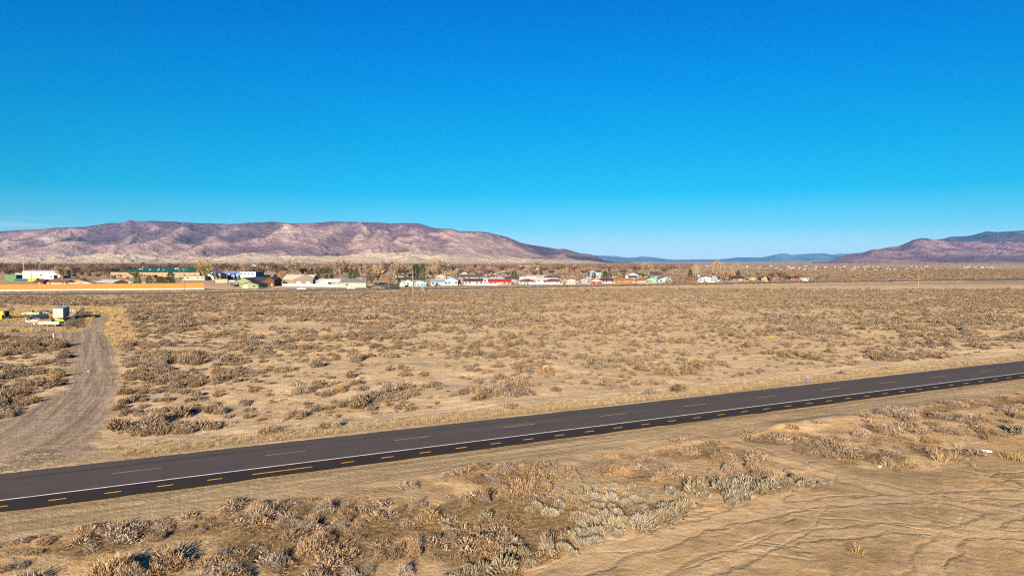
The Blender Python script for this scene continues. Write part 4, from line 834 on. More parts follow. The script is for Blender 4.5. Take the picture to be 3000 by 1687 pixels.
B('barn', 'long cream metal building with slate roof and grey gable end', 'barn', 997, 1073, 818, 842, 's', (.60, .51, .38), (.20, .22, .23), 15, .3, R(9), 1)
B('house', 'white gabled cottage behind the long cream metal building', 'house', 1046, 1066, 814, 824, 'g', WHT, (.5, .5, .52), 9)
B('shed', 'small mint green shed by the frontage road', 'shed', 1171, 1186, 827, 840, 'g', (.46, .62, .54), (.55, .6, .58), 6, .2, None, 0)
B('house', 'white gabled house between the mint shed and the tan power pole', 'house', 1178, 1212, 820, 838, 'g', WHT, (.48, .47, .46), 11, .5, None, 1, 1)
B('house', 'pale mint gabled house behind the blue sign', 'house', 1212, 1250, 823.5, 840, 'g', (.50, .60, .57), (.52, .58, .56), 11, .4)
B('house', 'low dark green-roofed house behind the white gabled house', 'house', 1160, 1242, 814, 829, 's', (.36, .30, .27), (.055, .075, .07), 11)
B('house', 'light blue house with long blue-grey roof beside the red truck', 'house', 1261, 1314, 819, 836, 's', (.46, .58, .68), (.27, .32, .40), 10, .5, R(5), 3, 0, 1)
B('house', 'two-storey light blue house with steep gable and dark porch posts', 'house', 1300, 1343, 812, 836, 'g', (.40, .50, .60), (.30, .36, .44), 11, .6, R(-8), 3, 0, 1)
B('house', 'peach gabled house with tan roof behind the light blue house', 'house', 1275, 1308, 803, 819, 'g', (.58, .42, .30), (.32, .24, .16), 12)
B('house', 'tan house with brown shade side behind the blue two-storey house', 'house', 1336, 1360, 811, 826, 'g', (.34, .24, .16), (.28, .20, .14), 10)
B('house', 'brown-roofed white house east of the blue two-storey house', 'house', 1358, 1416, 817, 834, 's', WHT, (.10, .05, .045), 10, .5, None, 4)
B('house', 'low house with dark slate roof behind the brown-roofed white house', 'house', 1352, 1412, 806, 820, 's', (.45, .41, .38), (.085, .09, .11), 11)
B('house', 'pale house with grey-blue metal roof behind the red-roofed house', 'house', 1412, 1478, 814, 828, 's', (.55, .53, .50), (.38, .45, .52), 11)
B('house', 'single-storey house with bright red roof and white carport', 'house', 1430, 1499, 818.5, 835, 's', (.50, .36, .27), (.40, .03, .035), 10, .5, R(3), 4)
B('house', 'dark-roofed house just behind the bright red roof', 'house', 1476, 1520, 811, 826, 's', (.42, .33, .27), (.075, .07, .08), 11)
B('house', 'white house with brown hip roof between two pale fences', 'house', 1519, 1567, 817, 832, 'h', WHT, (.15, .065, .05), 10, .5, None, 3)
B('house', 'white-roofed house behind the brown hip roof', 'house', 1521, 1570, 811, 824, 's', WHT, (.60, .62, .64), 10)
B('house', 'house with big beige roof over a black gable', 'house', 1542, 1593, 806.5, 820, 's', (.035, .035, .035), (.46, .41, .33), 12)
B('house', 'pale-roofed long house behind the pale fence', 'house', 1570, 1634, 814, 827, 's', (.54, .52, .48), (.52, .52, .50), 9)
B('house', 'white house with red-brown roof facing the pale fence', 'house', 1595, 1650, 817, 833, 'h', WHT, (.17, .07, .05), 10, .5, None, 4)
B('house', 'low black-roofed house behind the pale-roofed long house', 'house', 1598, 1640, 810, 820, 's', (.36, .32, .29), (.05, .05, .06), 11)
B('house', 'white house with tan roof among bare bushes', 'house', 1656, 1690, 817, 832, 'g', WHT, (.33, .24, .17), 10)
B('house', 'long tan-brown roofed house behind the white gabled house', 'house', 1640, 1700, 812, 824, 's', (.45, .33, .22), (.30, .17, .09), 11)
B('house', 'grey house with two dark gables', 'house', 1690, 1732, 815, 831, 'g', (.38, .40, .42), (.13, .135, .15), 11, .5, None, 2, 0, 1)
B('garage', 'white gabled garage with bright red doors', 'garage', 1731, 1763, 818, 832, 'g', WHT, (.55, .54, .54), 9, .4, None, 0, 0, 0)
tt = [o for o in bpy.data.objects if o.name.startswith('garage') and 'red doors' in o.get('label', '')][0]
for q in (-2.2, 2.2): MB().box(q - 1.9, q + 1.9, -.1, .02, 0, 2.1).obj('garage_door', DOORM, tt, col=(.45, .015, .02))
B('house', 'white house with dark red roof next to the red-doored garage', 'house', 1763, 1799, 817, 831, 's', WHT, (.12, .045, .05), 10)
B('house', 'orange-tan house with brown roof behind the orange board fence', 'house', 1798, 1858, 816, 831, 's', (.52, .36, .20), (.34, .17, .07), 10, .5, None, 3)
B('house', 'peach house with rust-brown hip roof beside the mint house', 'house', 1856, 1906, 815, 829, 'h', (.52, .36, .24), (.30, .13, .06), 11, .5, None, 2)
B('house', 'mint green gabled house with dark green roof', 'house', 1890, 1931, 813, 829, 'g', (.30, .52, .40), (.10, .22, .17), 11, .4)
B('house', 'tall white house with pale gable behind the dark blue roof', 'house', 1842, 1870, 800, 814, 'g', (.64, .63, .62), (.60, .60, .60), 13)
B('house', 'dark blue-roofed house in front of the tall white house', 'house', 1830, 1868, 808, 820, 's', (.40, .38, .37), (.07, .08, .12), 11)
B('house', 'white house with grey roof at the end of the mint house row', 'house', 1929, 1970, 811, 828, 'g', (.58, .56, .54), (.14, .14, .16), 11, .5, None, 2)
B('house', 'long dark grey-roofed house behind the row end', 'house', 1905, 1968, 805, 816, 's', (.44, .40, .36), (.16, .16, .18), 11)
B('house', 'white-gabled house behind the orange plank fence', 'house', 2046, 2092, 810, 826, 'g', WHT, (.30, .36, .42), 10)
B('house', 'turquoise-trimmed white house under the tall bare poplars', 'house', 2088, 2128, 809, 824, 's', (.46, .58, .62), (.40, .46, .52), 10)
B('house', 'dark brown-roofed house with pink wall past the poplars', 'house', 2146, 2184, 810, 824, 's', (.50, .33, .26), (.075, .04, .045), 11)
B('house', 'yellow house beyond the dark brown-roofed house', 'house', 2193, 2218, 812, 824, 'g', (.55, .43, .16), (.40, .33, .2), 10)
B('house', 'pale yellow steep-gabled house with brown side', 'house', 2230, 2258, 810, 825, 'g', (.55, .45, .16), (.20, .15, .11), 12)
B('house', 'house with small red roof behind the steep yellow gable', 'house', 2250, 2272, 807.5, 820, 's', (.56, .52, .48), (.42, .06, .05), 10)
B('house', 'white house with dark red roof at the eastern end of town', 'house', 2317, 2347, 811, 822, 's', (.58, .56, .54), (.20, .035, .04), 10)
B('trailer_home', 'long white trailer home beside the dark red roof', 'trailer home', 2342, 2370, 815, 823, 'f', WHT, (.6, .6, .6), 5)
B('long_shed', 'long white farm building far across the fields', 'farm building', 1517, 1578, 777.5, 783, 's', WHT, (.62, .62, .62), 20)
B('dairy', 'tan flat-roofed building with blue dome behind the bare hedge', 'building', 1729, 1762, 794, 808, 's', (.5, .5, .46), (.36, .52, .60), 16)
B('shed', 'small bright white gabled shed among the bushes near the poplars', 'shed', 2044, 2060, 805, 816, 'g', (.62, .62, .62), (.6, .6, .6), 8, .3, None, 0)
# small far-off houses: rows across the valley floor
def far_rows():
    cols = [(.5, .47, .43), (.42, .39, .36), CRM, (.42, .36, .30), (.44, .36, .25), (.34, .24, .17)]; rf = [(.34, .33, .33), (.25, .25, .27), (.42, .41, .40), (.12, .11, .12), (.22, .14, .10), (.10, .07, .06)]
    def one(x, y, w, h, lab, grp):
        B('far_house', lab, 'house', x, x + w, y - h, y, random.choice('gsss'), random.choice(cols), random.choice(rf), None, .4, None, 1, 0, 0, grp)
    for x in np.arange(2368, 2745, 9.5):
        if random.random() < .9: one(x, random.uniform(789, 792.5), random.uniform(9, 15), random.uniform(3.4, 5), 'pale mobile home in the crowded row below the mountain by the valley edge', 'mobile homes in the crowded valley row')
    for x in np.arange(2372, 2750, 14):
        if random.random() < .75: one(x, random.uniform(781.5, 784.5), random.uniform(7, 13), random.uniform(2.6, 3.6), 'small pale house in the upper far row behind the mobile homes', 'houses in the upper far row')
    for x in (2822, 2833, 2852, 2872, 2888, 2901): one(x, random.uniform(783, 785), random.uniform(9, 14), random.uniform(3, 4.6), 'white farm shed standing alone in the dry plain under the hills', 'farm sheds in the open plain')
    for x in np.arange(1760, 2360, 17):
        if random.random() < .72: one(x, random.uniform(779, 785), random.uniform(7, 14), random.uniform(2.6, 4), 'tiny white house on the valley floor far behind the town', 'tiny houses far behind the town')
    for x in (2280, 2298, 2315, 2338, 2352): one(x, random.uniform(787, 790), random.uniform(8, 14), random.uniform(3.5, 5.5), 'white house past the last bare trees on the dry flat', 'white houses past the last trees')
    for x in (1103, 1112, 1146): one(x, 768.9, random.uniform(6, 10), 2.2, 'white building at the foot of the mesa fan', 'white buildings at the mesa foot')
    for x in np.arange(150, 1700, 23):
        if random.random() < .8: one(x + random.uniform(-6, 6), random.uniform(788, 802), random.uniform(8, 16), random.uniform(3.5, 6.5), 'small house half hidden among the bare town trees', 'houses half hidden among the town trees')
    for x in np.arange(1160, 1960, 12):
        if random.random() < .85: one(x + random.uniform(-6, 6), random.uniform(800, 818), random.uniform(11, 19), random.uniform(5, 8), 'low house in the second rows of town behind the frontage houses', 'houses in the second rows of town')
far_rows()

# ---------------------------------------------------------------- walls and fences
def panel_line(name, label, cat, a, b_, h, col, th=.2, mat=None, z0=0, posts=0, part='panel', base=None, cap=None):
    ax, ay = G(*a); bx, by = G(*b_); L = math.hypot(bx - ax, by - ay); t = thing(name, label, cat, (ax, ay, 0), math.atan2(by - ay, bx - ax))
    MB().box(0, L, -th / 2, th / 2, z0, h).obj(part, mat or FENCEM, t, col=tuple(c * .52 for c in col))
    if base: MB().box(0, L, -th / 2 - .35, th / 2 + .2, -.3, base).obj('footing', CONC, t)
    if cap: MB().box(-.05, L + .05, -th / 2 - .08, th / 2 + .08, h, h + cap).obj('cap', mat or FENCEM, t, col=tuple(c * .5 for c in col))
    for k in range(posts + 1 if posts else 0): MB().box(L * k / posts - .09, L * k / posts + .09, -th / 2 - .08, th / 2 + .08, 0, h + .12).obj('post', mat or FENCEM, t, col=tuple(c * .5 for c in col))
    return t
panel_line('wall', 'long plain orange sound wall with pale concrete footing along the highway', 'wall', (-160, 853.5), (599, 847), 3.95, (.44, .21, .05), .35, base=.75, cap=.15)
panel_line('fence', 'long white vinyl fence in front of the tan barn and cream building', 'fence', (828, 838.5), (1047, 841.5), 1.9, (.68, .67, .66), .08, posts=20)
panel_line('fence', 'white fence below the brown-roofed and red-roofed houses', 'fence', (1371, 836.5), (1462, 836), 1.4, (.66, .65, .63), .08, posts=9)
panel_line('fence', 'white masonry fence in front of the brown hip roof houses', 'fence', (1538, 834.5), (1632, 833), 1.6, (.66, .65, .63), .15, posts=9)
panel_line('fence', 'orange board fence in front of the orange-tan house', 'fence', (1802, 832), (1852, 831), 1.7, (.44, .18, .05), .08, posts=8)
panel_line('fence', 'bright orange plank fence standing alone before the poplars', 'fence', (2042, 826), (2097, 825.5), 2.4, (.48, .22, .05), .08, posts=8)
panel_line('fence', 'low white wall under the bright orange plank fence', 'wall', (2042, 827.5), (2104, 826.5), .9, (.64, .62, .60), .2)
panel_line('fence', 'blue-green windscreen fence of the park court', 'fence', (43, 824.5), (80, 824), 2.4, (.06, .17, .19), .08, posts=5)
panel_line('fence', 'low tan fence along the yards east of the mint house', 'fence', (1935, 828.5), (2010, 828), 1.2, (.36, .27, .18), .08, posts=8)
panel_line('fence', 'grey yard fence past the bare poplars', 'fence', (2110, 826.5), (2330, 822.5), 1.1, (.30, .28, .25), .08, posts=20)
B('container', 'bright yellow shipping container by the park court', 'container', 80, 108, 815, 824, 'f', (.66, .50, .02), (.60, .46, .03), 3, .05, R(-5), 0, 0, 1)

# ---------------------------------------------------------------- trees
BARK = plain_mat('tree_bark', (.19, .145, .11), .95, .35, 2); TWIG = twig_mat('bare_twigs', (.45, .42, .40), (.75, .72, .7), (1.0, .96, .9), True, .3); NEED = twig_mat('needles', (.22, .25, .25), (.6, .65, .6), (1.05, 1.05, .85), True, .3)
def bare_tree(seed, spread=.36, base=.22, n=1300, tw=.015, up=.3):
    r = np.random.default_rng(seed); m = MB(); tips = []
    m.tube([(0, 0, -.02), (r.normal() * .01, r.normal() * .01, base)], [.022, .017], 5)
    nl = 8
    for i in range(nl):
        a = 2 * math.pi * i / nl + r.uniform(-.3, .3); e = r.uniform(.25, 1) * spread; z = r.uniform(.62, .97)
        p0_ = np.array([0, 0, base * r.uniform(.7, 1)]); p2 = np.array([math.cos(a) * e, math.sin(a) * e, z]); p1_ = (p0_ + p2) / 2 + np.array([math.cos(a), math.sin(a), 0]) * spread * .12
        m.tube([p0_, p1_, p2], [.011, .007, .003], 4); tips += [(p0_, p1_), (p1_, p2), (p1_, p2)]
        for _ in range(2):
            q = p1_ + r.normal(size=3) * np.array([.13, .13, .07]) * spread / .36 + np.array([0, 0, .16]); m.tube([p1_, q], [.005, .002], 3); tips.append((p1_, q))
    k = r.integers(0, len(tips), n); t_ = (r.uniform(.0, 1, n) ** .7)[:, None]; A_ = np.array([t[0] for t in tips])[k]; B_ = np.array([t[1] for t in tips])[k]
    b_ = A_ + (B_ - A_) * t_; dr = unit(B_ - A_) + r.normal(size=(n, 3)) * .7 + np.array([0, 0, up])
    V, F = blades(b_, dr, r.uniform(.05, .13, n), tw, tw * .5, .1, 1, r)
    return m.mesh('bare_tree_trunk'), mesh_np('bare_tree_crown', V, F)
def ever_tree(seed, shape='cone', n=900):
    r = np.random.default_rng(seed); m = MB(); m.tube([(0, 0, -.02), (0, 0, .7)], [.03, .01], 6)
    z = r.uniform(.06, 1, n)
    prof = (1 - z) ** .8 * .42 + .02 if shape == 'cone' else np.sqrt(np.clip(1 - ((z - .45) / .56) ** 2, 0, 1)) * .42
    a = r.uniform(0, 6.283, n); lump = .78 + .3 * np.sin(a * 3 + z * 17 + seed) * np.sin(z * 23 + seed)
    rad = prof * lump * np.sqrt(r.uniform(.25, 1, n)); b_ = np.stack([np.cos(a) * rad, np.sin(a) * rad, z], 1)
    dr = np.stack([np.cos(a), np.sin(a), r.uniform(-.5, .6, n)], 1) + r.normal(size=(n, 3)) * .4
    return m.mesh('evergreen_trunk'), mesh_np('evergreen_crown', *blades(b_, dr, r.uniform(.05, .11, n), .05, .015, .1, 1, r))
def pair(p): p[0].materials.append(BARK); return p
BT_ = [pair(bare_tree(400 + i, .34 + .04 * (i % 3))) for i in range(5)]; PT_ = [pair(bare_tree(420 + i, .13, .12, 700, .014, 1.2)) for i in range(2)]; BU_ = [pair(bare_tree(440 + i, .5, .06, 700, .02, .3)) for i in range(2)]
EC_ = [pair(ever_tree(460 + i, 'cone')) for i in range(2)]; ER_ = [pair(ever_tree(480 + i, 'round')) for i in range(3)]
for p in BT_ + PT_ + BU_: p[1].materials.append(TWIG)
for p in EC_ + ER_: p[1].materials.append(NEED)
GOLD = (.29, .21, .12); TANT = (.25, .185, .13); BRNT = (.115, .075, .056); PURP = (.10, .064, .058); GRN = (.055, .075, .022); YGRN = (.10, .105, .025); DGRN = (.03, .045, .025)
def tree(name, label, x, yt, yb, wpx, kinds, col, group=None, natural=.62, xy_=None):
    gx_, gy_ = G(x, yb) if xy_ is None else xy_; h = (yb - yt) * gy_ / FPX * 1.06; w = wpx * gy_ / FPX
    t = thing(name, label, 'tree', (gx_, gy_, 0), random.uniform(0, 6.28), group); p = random.choice(kinds); s = (w / natural, w / natural, h)
    link('trunk', p[0], None, t, sc=s); c = link('crown', p[1], None, t, sc=s, col=tuple(v * random.uniform(.9, 1.1) for v in col)); return t
T = tree
for x, yt, yb, w, col, lab in ((182, 777, 819, 56, GOLD, 'wide yellowish bare tree beside the white warehouse'), (600, 763, 822, 52, (.34, .23, .09), 'big full golden bare tree behind the cream classroom'), (861, 760, 812, 46, TANT, 'tall bare tree behind the tan metal barn'), (999, 751, 820, 48, TANT, 'tallest bare tree rising above the white shed'), (956, 763, 806, 26, TANT, 'slim bare tree behind the dark pine by the tan house'), (1072, 772, 832, 40, TANT, 'wide bare tree over the side street corner'), (1108, 773, 830, 44, GOLD, 'spreading golden bare tree beside the side street'), (1086, 800, 838, 30, BRNT, 'short brown bare tree at the end of the cream building'), (1158, 768, 815, 38, TANT, 'bare tree with forked trunk behind the mint shed'), (1140, 806, 836, 20, (.24, .18, .06), 'small mossy yellow tree on the street corner'), (1299, 756, 812, 46, TANT, 'tall pale bare tree behind the peach house'), (1283, 762, 812, 30, TANT, 'bare tree beside the pair of dark pines'), (1262, 775, 814, 30, TANT, 'open bare tree between pines and peach house'), (1328, 784, 820, 24, GOLD, 'dense tan bare tree over the blue two-storey house'), (1891, 765, 806, 42, TANT, 'broad pale bare tree behind the tall white house'), (1571, 765, 784, 26, TANT, 'bare tree by the long white farm building'), (1641, 775, 806, 32, BRNT, 'dark bare tree behind the black-roofed house'), (1678, 774, 806, 30, BRNT, 'dense brown bare tree in the pair behind the tan roof'), (1709, 782, 808, 32, (.20, .11, .07), 'reddish rounded bare tree behind the grey gabled house'), (2126, 790, 825, 38, (.27, .18, .07), 'full ochre tree under the bare poplars'), (1822, 783, 812, 24, BRNT, 'thin brown bare tree near the pale dish pole'), (2262, 792, 826, 26, BRNT, 'brown bare tree past the steep yellow gable'), (2290, 796, 824, 26, BRNT, 'dark round bare tree near the last houses'), (2196, 796, 822, 30, TANT, 'low wide bare tree behind the yellow house'), (2425, 799, 822, 14, (.16, .13, .12), 'lone grey bush tree at the dry field edge'), (2345, 796, 822, 24, TANT, 'thin pale tree above the long trailer home'), (1440, 778, 802, 30, (.28, .19, .10), 'ochre bare tree beyond the dark slate roof'), (1396, 780, 806, 30, (.28, .19, .10), 'ochre bare tree next to the dark conifer clump'), (830, 790, 826, 24, GOLD, 'small golden bare tree at the tan barn corner'), (818, 812, 834, 20, (.22, .12, .09), 'pinkish leafless bush tree by the timber house')):
    T('bare_tree', lab, x, yt, yb, w, BT_, col)
for x, yt, yb, w in ((2037, 772, 812, 9), (2044, 776, 812, 8), (2098, 762, 812, 11), (2088, 768, 812, 9), (2108, 766, 812, 9), (2150, 774, 812, 10), (2160, 770, 812, 9), (2142, 778, 812, 8), (2030, 778, 812, 7), (2118, 772, 812, 9)):
    T('poplar_tree', 'slender bare poplar in the ragged row at the eastern houses', x, yt, yb, w * 1.5, PT_, TANT, 'bare poplars at the eastern houses', .3)
for x, yt, yb, w, col in ((1975, 806, 828, 24, (.20, .12, .10)), (1998, 803, 829, 26, (.19, .12, .09)), (2020, 808, 829, 34, (.20, .085, .06)), (1955, 812, 829, 16, BRNT), (1700, 818, 834, 12, BRNT), (1653, 822, 836, 12, (.2, .1, .09)), (1545, 824, 835, 9, GRN), (1502, 823, 836, 9, DGRN)):
    T('bush', f'{"russet" if col[0] > .195 else "dull brown" if col[0] > .1 else "dark green"} yard bush beside the {"eastern fences" if x > 1900 else "pale fences"} near the frontage road', x, yt, yb, w, BU_, col, 'yard bushes along the frontage road', 1.0)
for x, yt, yb, w, sh, col, lab in ((55, 774, 795, 24, 'r', DGRN, 'dark evergreen behind the white annex'), (272, 777, 799, 26, 'r', YGRN, 'olive evergreen with rounded crown behind the bare shrubs'), (295, 773, 797, 13, 'c', DGRN, 'narrow dark spire evergreen behind the olive one'), (315, 783, 806, 15, 'c', GRN, 'dark evergreen at the tip of the green school roof'), (419, 771, 790, 18, 'r', GRN, 'round green evergreen above the green school roof'), (402, 796, 834, 30, 'c', (.11, .12, .03), 'big yellow-green conifer before the school'), (437, 809, 833, 22, 'r', YGRN, 'low yellow-green conifer beside the blue cars'), (470, 811, 834, 30, 'r', (.09, .095, .022), 'wide olive conifer by the orange wall end'), (500, 799, 822, 26, 'r', DGRN, 'dark green round conifer before the school wall'), (488, 813, 833, 54, 'r', (.08, .085, .025), 'broad low evergreen hedge clump beside the wall end'), (964, 787, 820, 32, 'r', GRN, 'big round dark pine by the two-storey tan house'), (933, 803, 830, 24, 'c', GRN, 'dark conifer in front of the two-storey tan house'), (1032, 794, 820, 26, 'r', GRN, 'dark pine behind the white shed roof'), (1048, 788, 812, 18, 'r', DGRN, 'blackish evergreen behind the cream metal building'), (1218, 777, 816, 27, 'r', DGRN, 'large dark pine behind the tan power pole'), (1238, 775, 816, 20, 'r', GRN, 'tall narrow pine next to the large dark pine'), (1169, 814, 838, 18, 'c', GRN, 'small conifer beside the mint shed'), (1330, 781, 798, 13, 'r', DGRN, 'small dark evergreen among the tall bare trees'), (1506, 795, 822, 24, 'r', GRN, 'rounded dark evergreen behind the red-roofed house'), (1585, 792, 814, 18, 'c', GRN, 'dark conifer beyond the beige roof'), (1773, 795, 822, 25, 'c', GRN, 'large conifer behind the dark red roof row'), (1785, 783, 806, 14, 'c', DGRN, 'pointed conifer behind the large one'), (1740, 799, 814, 14, 'r', GRN, 'low evergreen by the blue-domed building'), (1860, 782, 805, 15, 'c', GRN, 'pointed conifer above the tall white house'), (2022, 791, 816, 23, 'c', GRN, 'conifer standing over the russet bushes'), (2163, 792, 816, 15, 'c', DGRN, 'dark conifer among the bare poplars'), (2305, 807, 822, 18, 'r', GRN, 'round green bush tree near the eastern end'), (1392, 777, 803, 14, 'r', DGRN, 'dark conifer clump behind the slate-roofed house'), (1525, 806, 818, 9, 'r', YGRN, 'small light green shrub tree behind the pale roofs'), (1430, 806, 818, 10, 'c', GRN, 'small green conifer by the second rows'), (914, 784, 806, 16, 'c', GRN, 'dark conifer behind the tan barn roof')):
    T('evergreen_tree', lab, x, yt, yb, w, EC_ if sh == 'c' else ER_, col, None, .84)
# the belt of bare trees through and behind town: the larger ones singly, the rest as one wood
def belt(name, lab, grp, x0, x1, y0, y1, hpx, n, cols):
    for k in range(n):
        x = x0 + (x1 - x0) * (k + random.random()) / n; yb = random.uniform(y0, y1); h = random.uniform(*hpx)
        T(name, lab, x, yb - h, yb, h * random.uniform(.9, 1.4), BT_, random.choice(cols), grp)
belt('bare_tree', 'leafless brown tree in the belt behind the warehouse and school', 'brown trees behind the warehouse and school', -40, 600, 797, 812, (18, 32), 84, [BRNT, PURP, BRNT, (.19, .125, .09)])
belt('bare_tree', 'leafless brown tree in the belt behind the mural building and barns', 'brown trees behind the mural building and barns', 600, 1170, 796, 812, (18, 33), 68, [BRNT, PURP, TANT])
belt('bare_tree', 'leafless tree rising between the frontage houses and second rows', 'bare trees among the town rows', 1165, 1960, 797, 815, (15, 27), 68, [BRNT, PURP, TANT, (.24, .16, .09)])
belt('bare_tree', 'low leafless shrub tree behind the orange wall', 'shrub trees behind the orange wall', 205, 420, 812, 826, (10, 20), 12, [PURP, BRNT, TANT])
belt('bare_tree', 'thin leafless tree at the eastern houses and fields', 'thin trees at the eastern houses', 2030, 2420, 808, 824, (9, 20), 16, [BRNT, TANT])
def wood(name, n, xr, yr, hr, dens=None):
    a = rng.uniform(*xr, n); b = rng.uniform(*yr, n); p = np.array([G(x, y) for x, y in zip(a, b)]); hh = rng.uniform(*hr, n)
    ms = []
    for i, c in enumerate((BRNT, PURP, (.17, .10, .08))):
        me = bare_tree(500 + i, .45, .1, 320, .03)[1]; me.materials.append(WM[i]); ms.append(me)
    scatter(name, np.stack([p[:, 0], p[:, 1], np.zeros(n) - .2], 1), np.stack([hh * 1.1, hh * 1.1, hh], 1), rng.uniform(0, 6.28, n), rng.integers(0, 3, n), ms)
WM = [twig_mat(f'wood_twigs_{c}', tuple(v * .4 for v in k), tuple(v * .65 for v in k), tuple(v * .9 for v in k)) for c, k in (('brown', BRNT), ('purple', PURP), ('russet', (.20, .115, .09)))]
wood('far_woodland', 4200, (-150, 1250), (773.5, 797), (7, 13)); wood('valley_woodland', 2000, (1200, 2050), (772.5, 790), (5, 10)); wood('plain_thickets', 900, (1700, 3050), (771.5, 777), (4, 9))

# ---------------------------------------------------------------- poles, masts and signs
def pole(label, x, yt, yb, arm=True, mat=WOOD, rad=.16, lamp=False, name='utility_pole', group=None):
    gx_, gy_ = G(x, yb); h = (yb - yt) * gy_ / FPX; t = thing(name, label, 'light mast' if lamp else 'pole', (gx_, gy_, 0), random.uniform(-.3, .3), group)
    MB().tube([(0, 0, -.5), (0, 0, h)], [rad * 1.2, rad * .8], 7).obj('pole', mat, t)
    if arm:
        a = MB().box(-1.3, 1.3, -.07, .07, h - .75, h - .58).obj('crossarm', mat, t)
        for q in (-1.1, -.45, .45, 1.1): MB().tube([(q, 0, h - .58), (q, 0, h - .35)], .06, 5).obj('insulator', CONC, a)
    if lamp:
        a = MB().box(-1.2, 1.2, -.06, .06, h - .1, h + .05).obj('lamp_bar', STEEL, t)
        for q in (-.9, 0, .9): MB().box(q - .25, q + .25, -.25, .15, h + .05, h + .5).obj('floodlight', STEEL, a)
pole('tall floodlight mast at the corner of the white warehouse', 70, 755, 820, False, STEEL, .16, True, 'light_mast')
pole('tall floodlight mast in front of the white warehouse middle', 118, 757, 820, False, STEEL, .16, True, 'light_mast')
for x, yt, yb, l, nr in ((244, 760, 800, 'utility pole among the bare trees past the warehouse', 1), (343, 760, 802, 'utility pole at the pointed tip of the school roof', 1), (360, 760, 802, 'second utility pole over the green school roof', 1), (466, 764, 812, 'thin utility pole in front of the green school roof', 1), (477, 761, 816, 'utility pole with pale lower half before the school', 1), (525, 774, 831, 'tan utility pole at the cream classroom', 0), (567, 761, 802, 'far utility pole behind the big golden tree', 1), (665, 791, 838, 'brown utility pole before the mural wall', 1), (1093, 794, 839, 'pale utility pole on the side street corner', 1), (1139, 793, 842, 'tan utility pole across the side street', 1), (1368, 791, 834, 'utility pole in front of the brown-roofed white house', 1), (1536, 791, 835, 'white-grey utility pole between the pale fences', 0), (1692, 790, 828, 'utility pole behind the grey two-gabled house', 1), (1497, 793, 824, 'utility pole behind the bright red roof', 1), (1969, 795, 829, 'utility pole at the end of the mint house row', 1), (2223, 794, 819, 'utility pole behind the yellow houses', 1), (8, 805, 834, 'dark fence pole at the edge of the park court', 0), (41, 806, 834, 'dark pole beside the park pavilion', 0), (93, 797, 834, 'dark pole by the yellow container', 0), (171, 800, 834, 'dark pole behind the white-gabled house', 0)):
    pole(l, x, yt, yb, bool(nr))
pole('tall weathered utility pole standing in sagebrush before the orange wall', 540, 785, 880, True, WOOD, .17)
pole('bright tan utility pole in the field before the pines', 1210, 788, 866, False, plain_mat('new_pole_wood', (.25, .17, .09), .9, .25, 2), .19)
pole('tan utility pole in the field before the grey gabled house', 1711, 786, 861, True, WOOD, .17)
pole('thin tan pole in the field before the poplars', 2110, 785, 851, False, WOOD, .16)
pole('lone yellowish pole on the open desert before the mobile homes', 2691, 788, 839, False, plain_mat('yellow_pole_wood', (.22, .16, .07), .9, .25, 2), .16)
gx_, gy_ = G(1836, 826); t = thing('dish_pole', 'pole with round pale dish above the orange board fence', 'pole', (gx_, gy_, 0)); MB().tube([(0, 0, -.3), (0, 0, 8)], .12, 6).obj('pole', STEEL, t)
MB().tube([(0, -.3, 4.6), (0, -.15, 4.6), (0, 0, 4.6)], [1.3, 1.1, .3], 12).obj('dish', TRIM, t)
BLUE = plain_mat('sign_blue', (.01, .11, .38), .5, .12); gx_, gy_ = G(1237, 852.5); k = gy_ / FPX
t = thing('road_sign', 'blue road sign on two pale posts beside the highway junction', 'sign', (gx_, gy_, 0))
for q in (-.55, .55): MB().box(q - .06, q + .06, -.05, .05, -.3, 4.6).obj('post', STEEL, t)
MB().prism([(-.95, 4.5), (-.62, 3.0), (-.3, 2.5), (.5, 2.5), (.75, 3.2), (1.0, 4.6)], 'y', -.12, -.06).obj('sign_panel', BLUE, t)
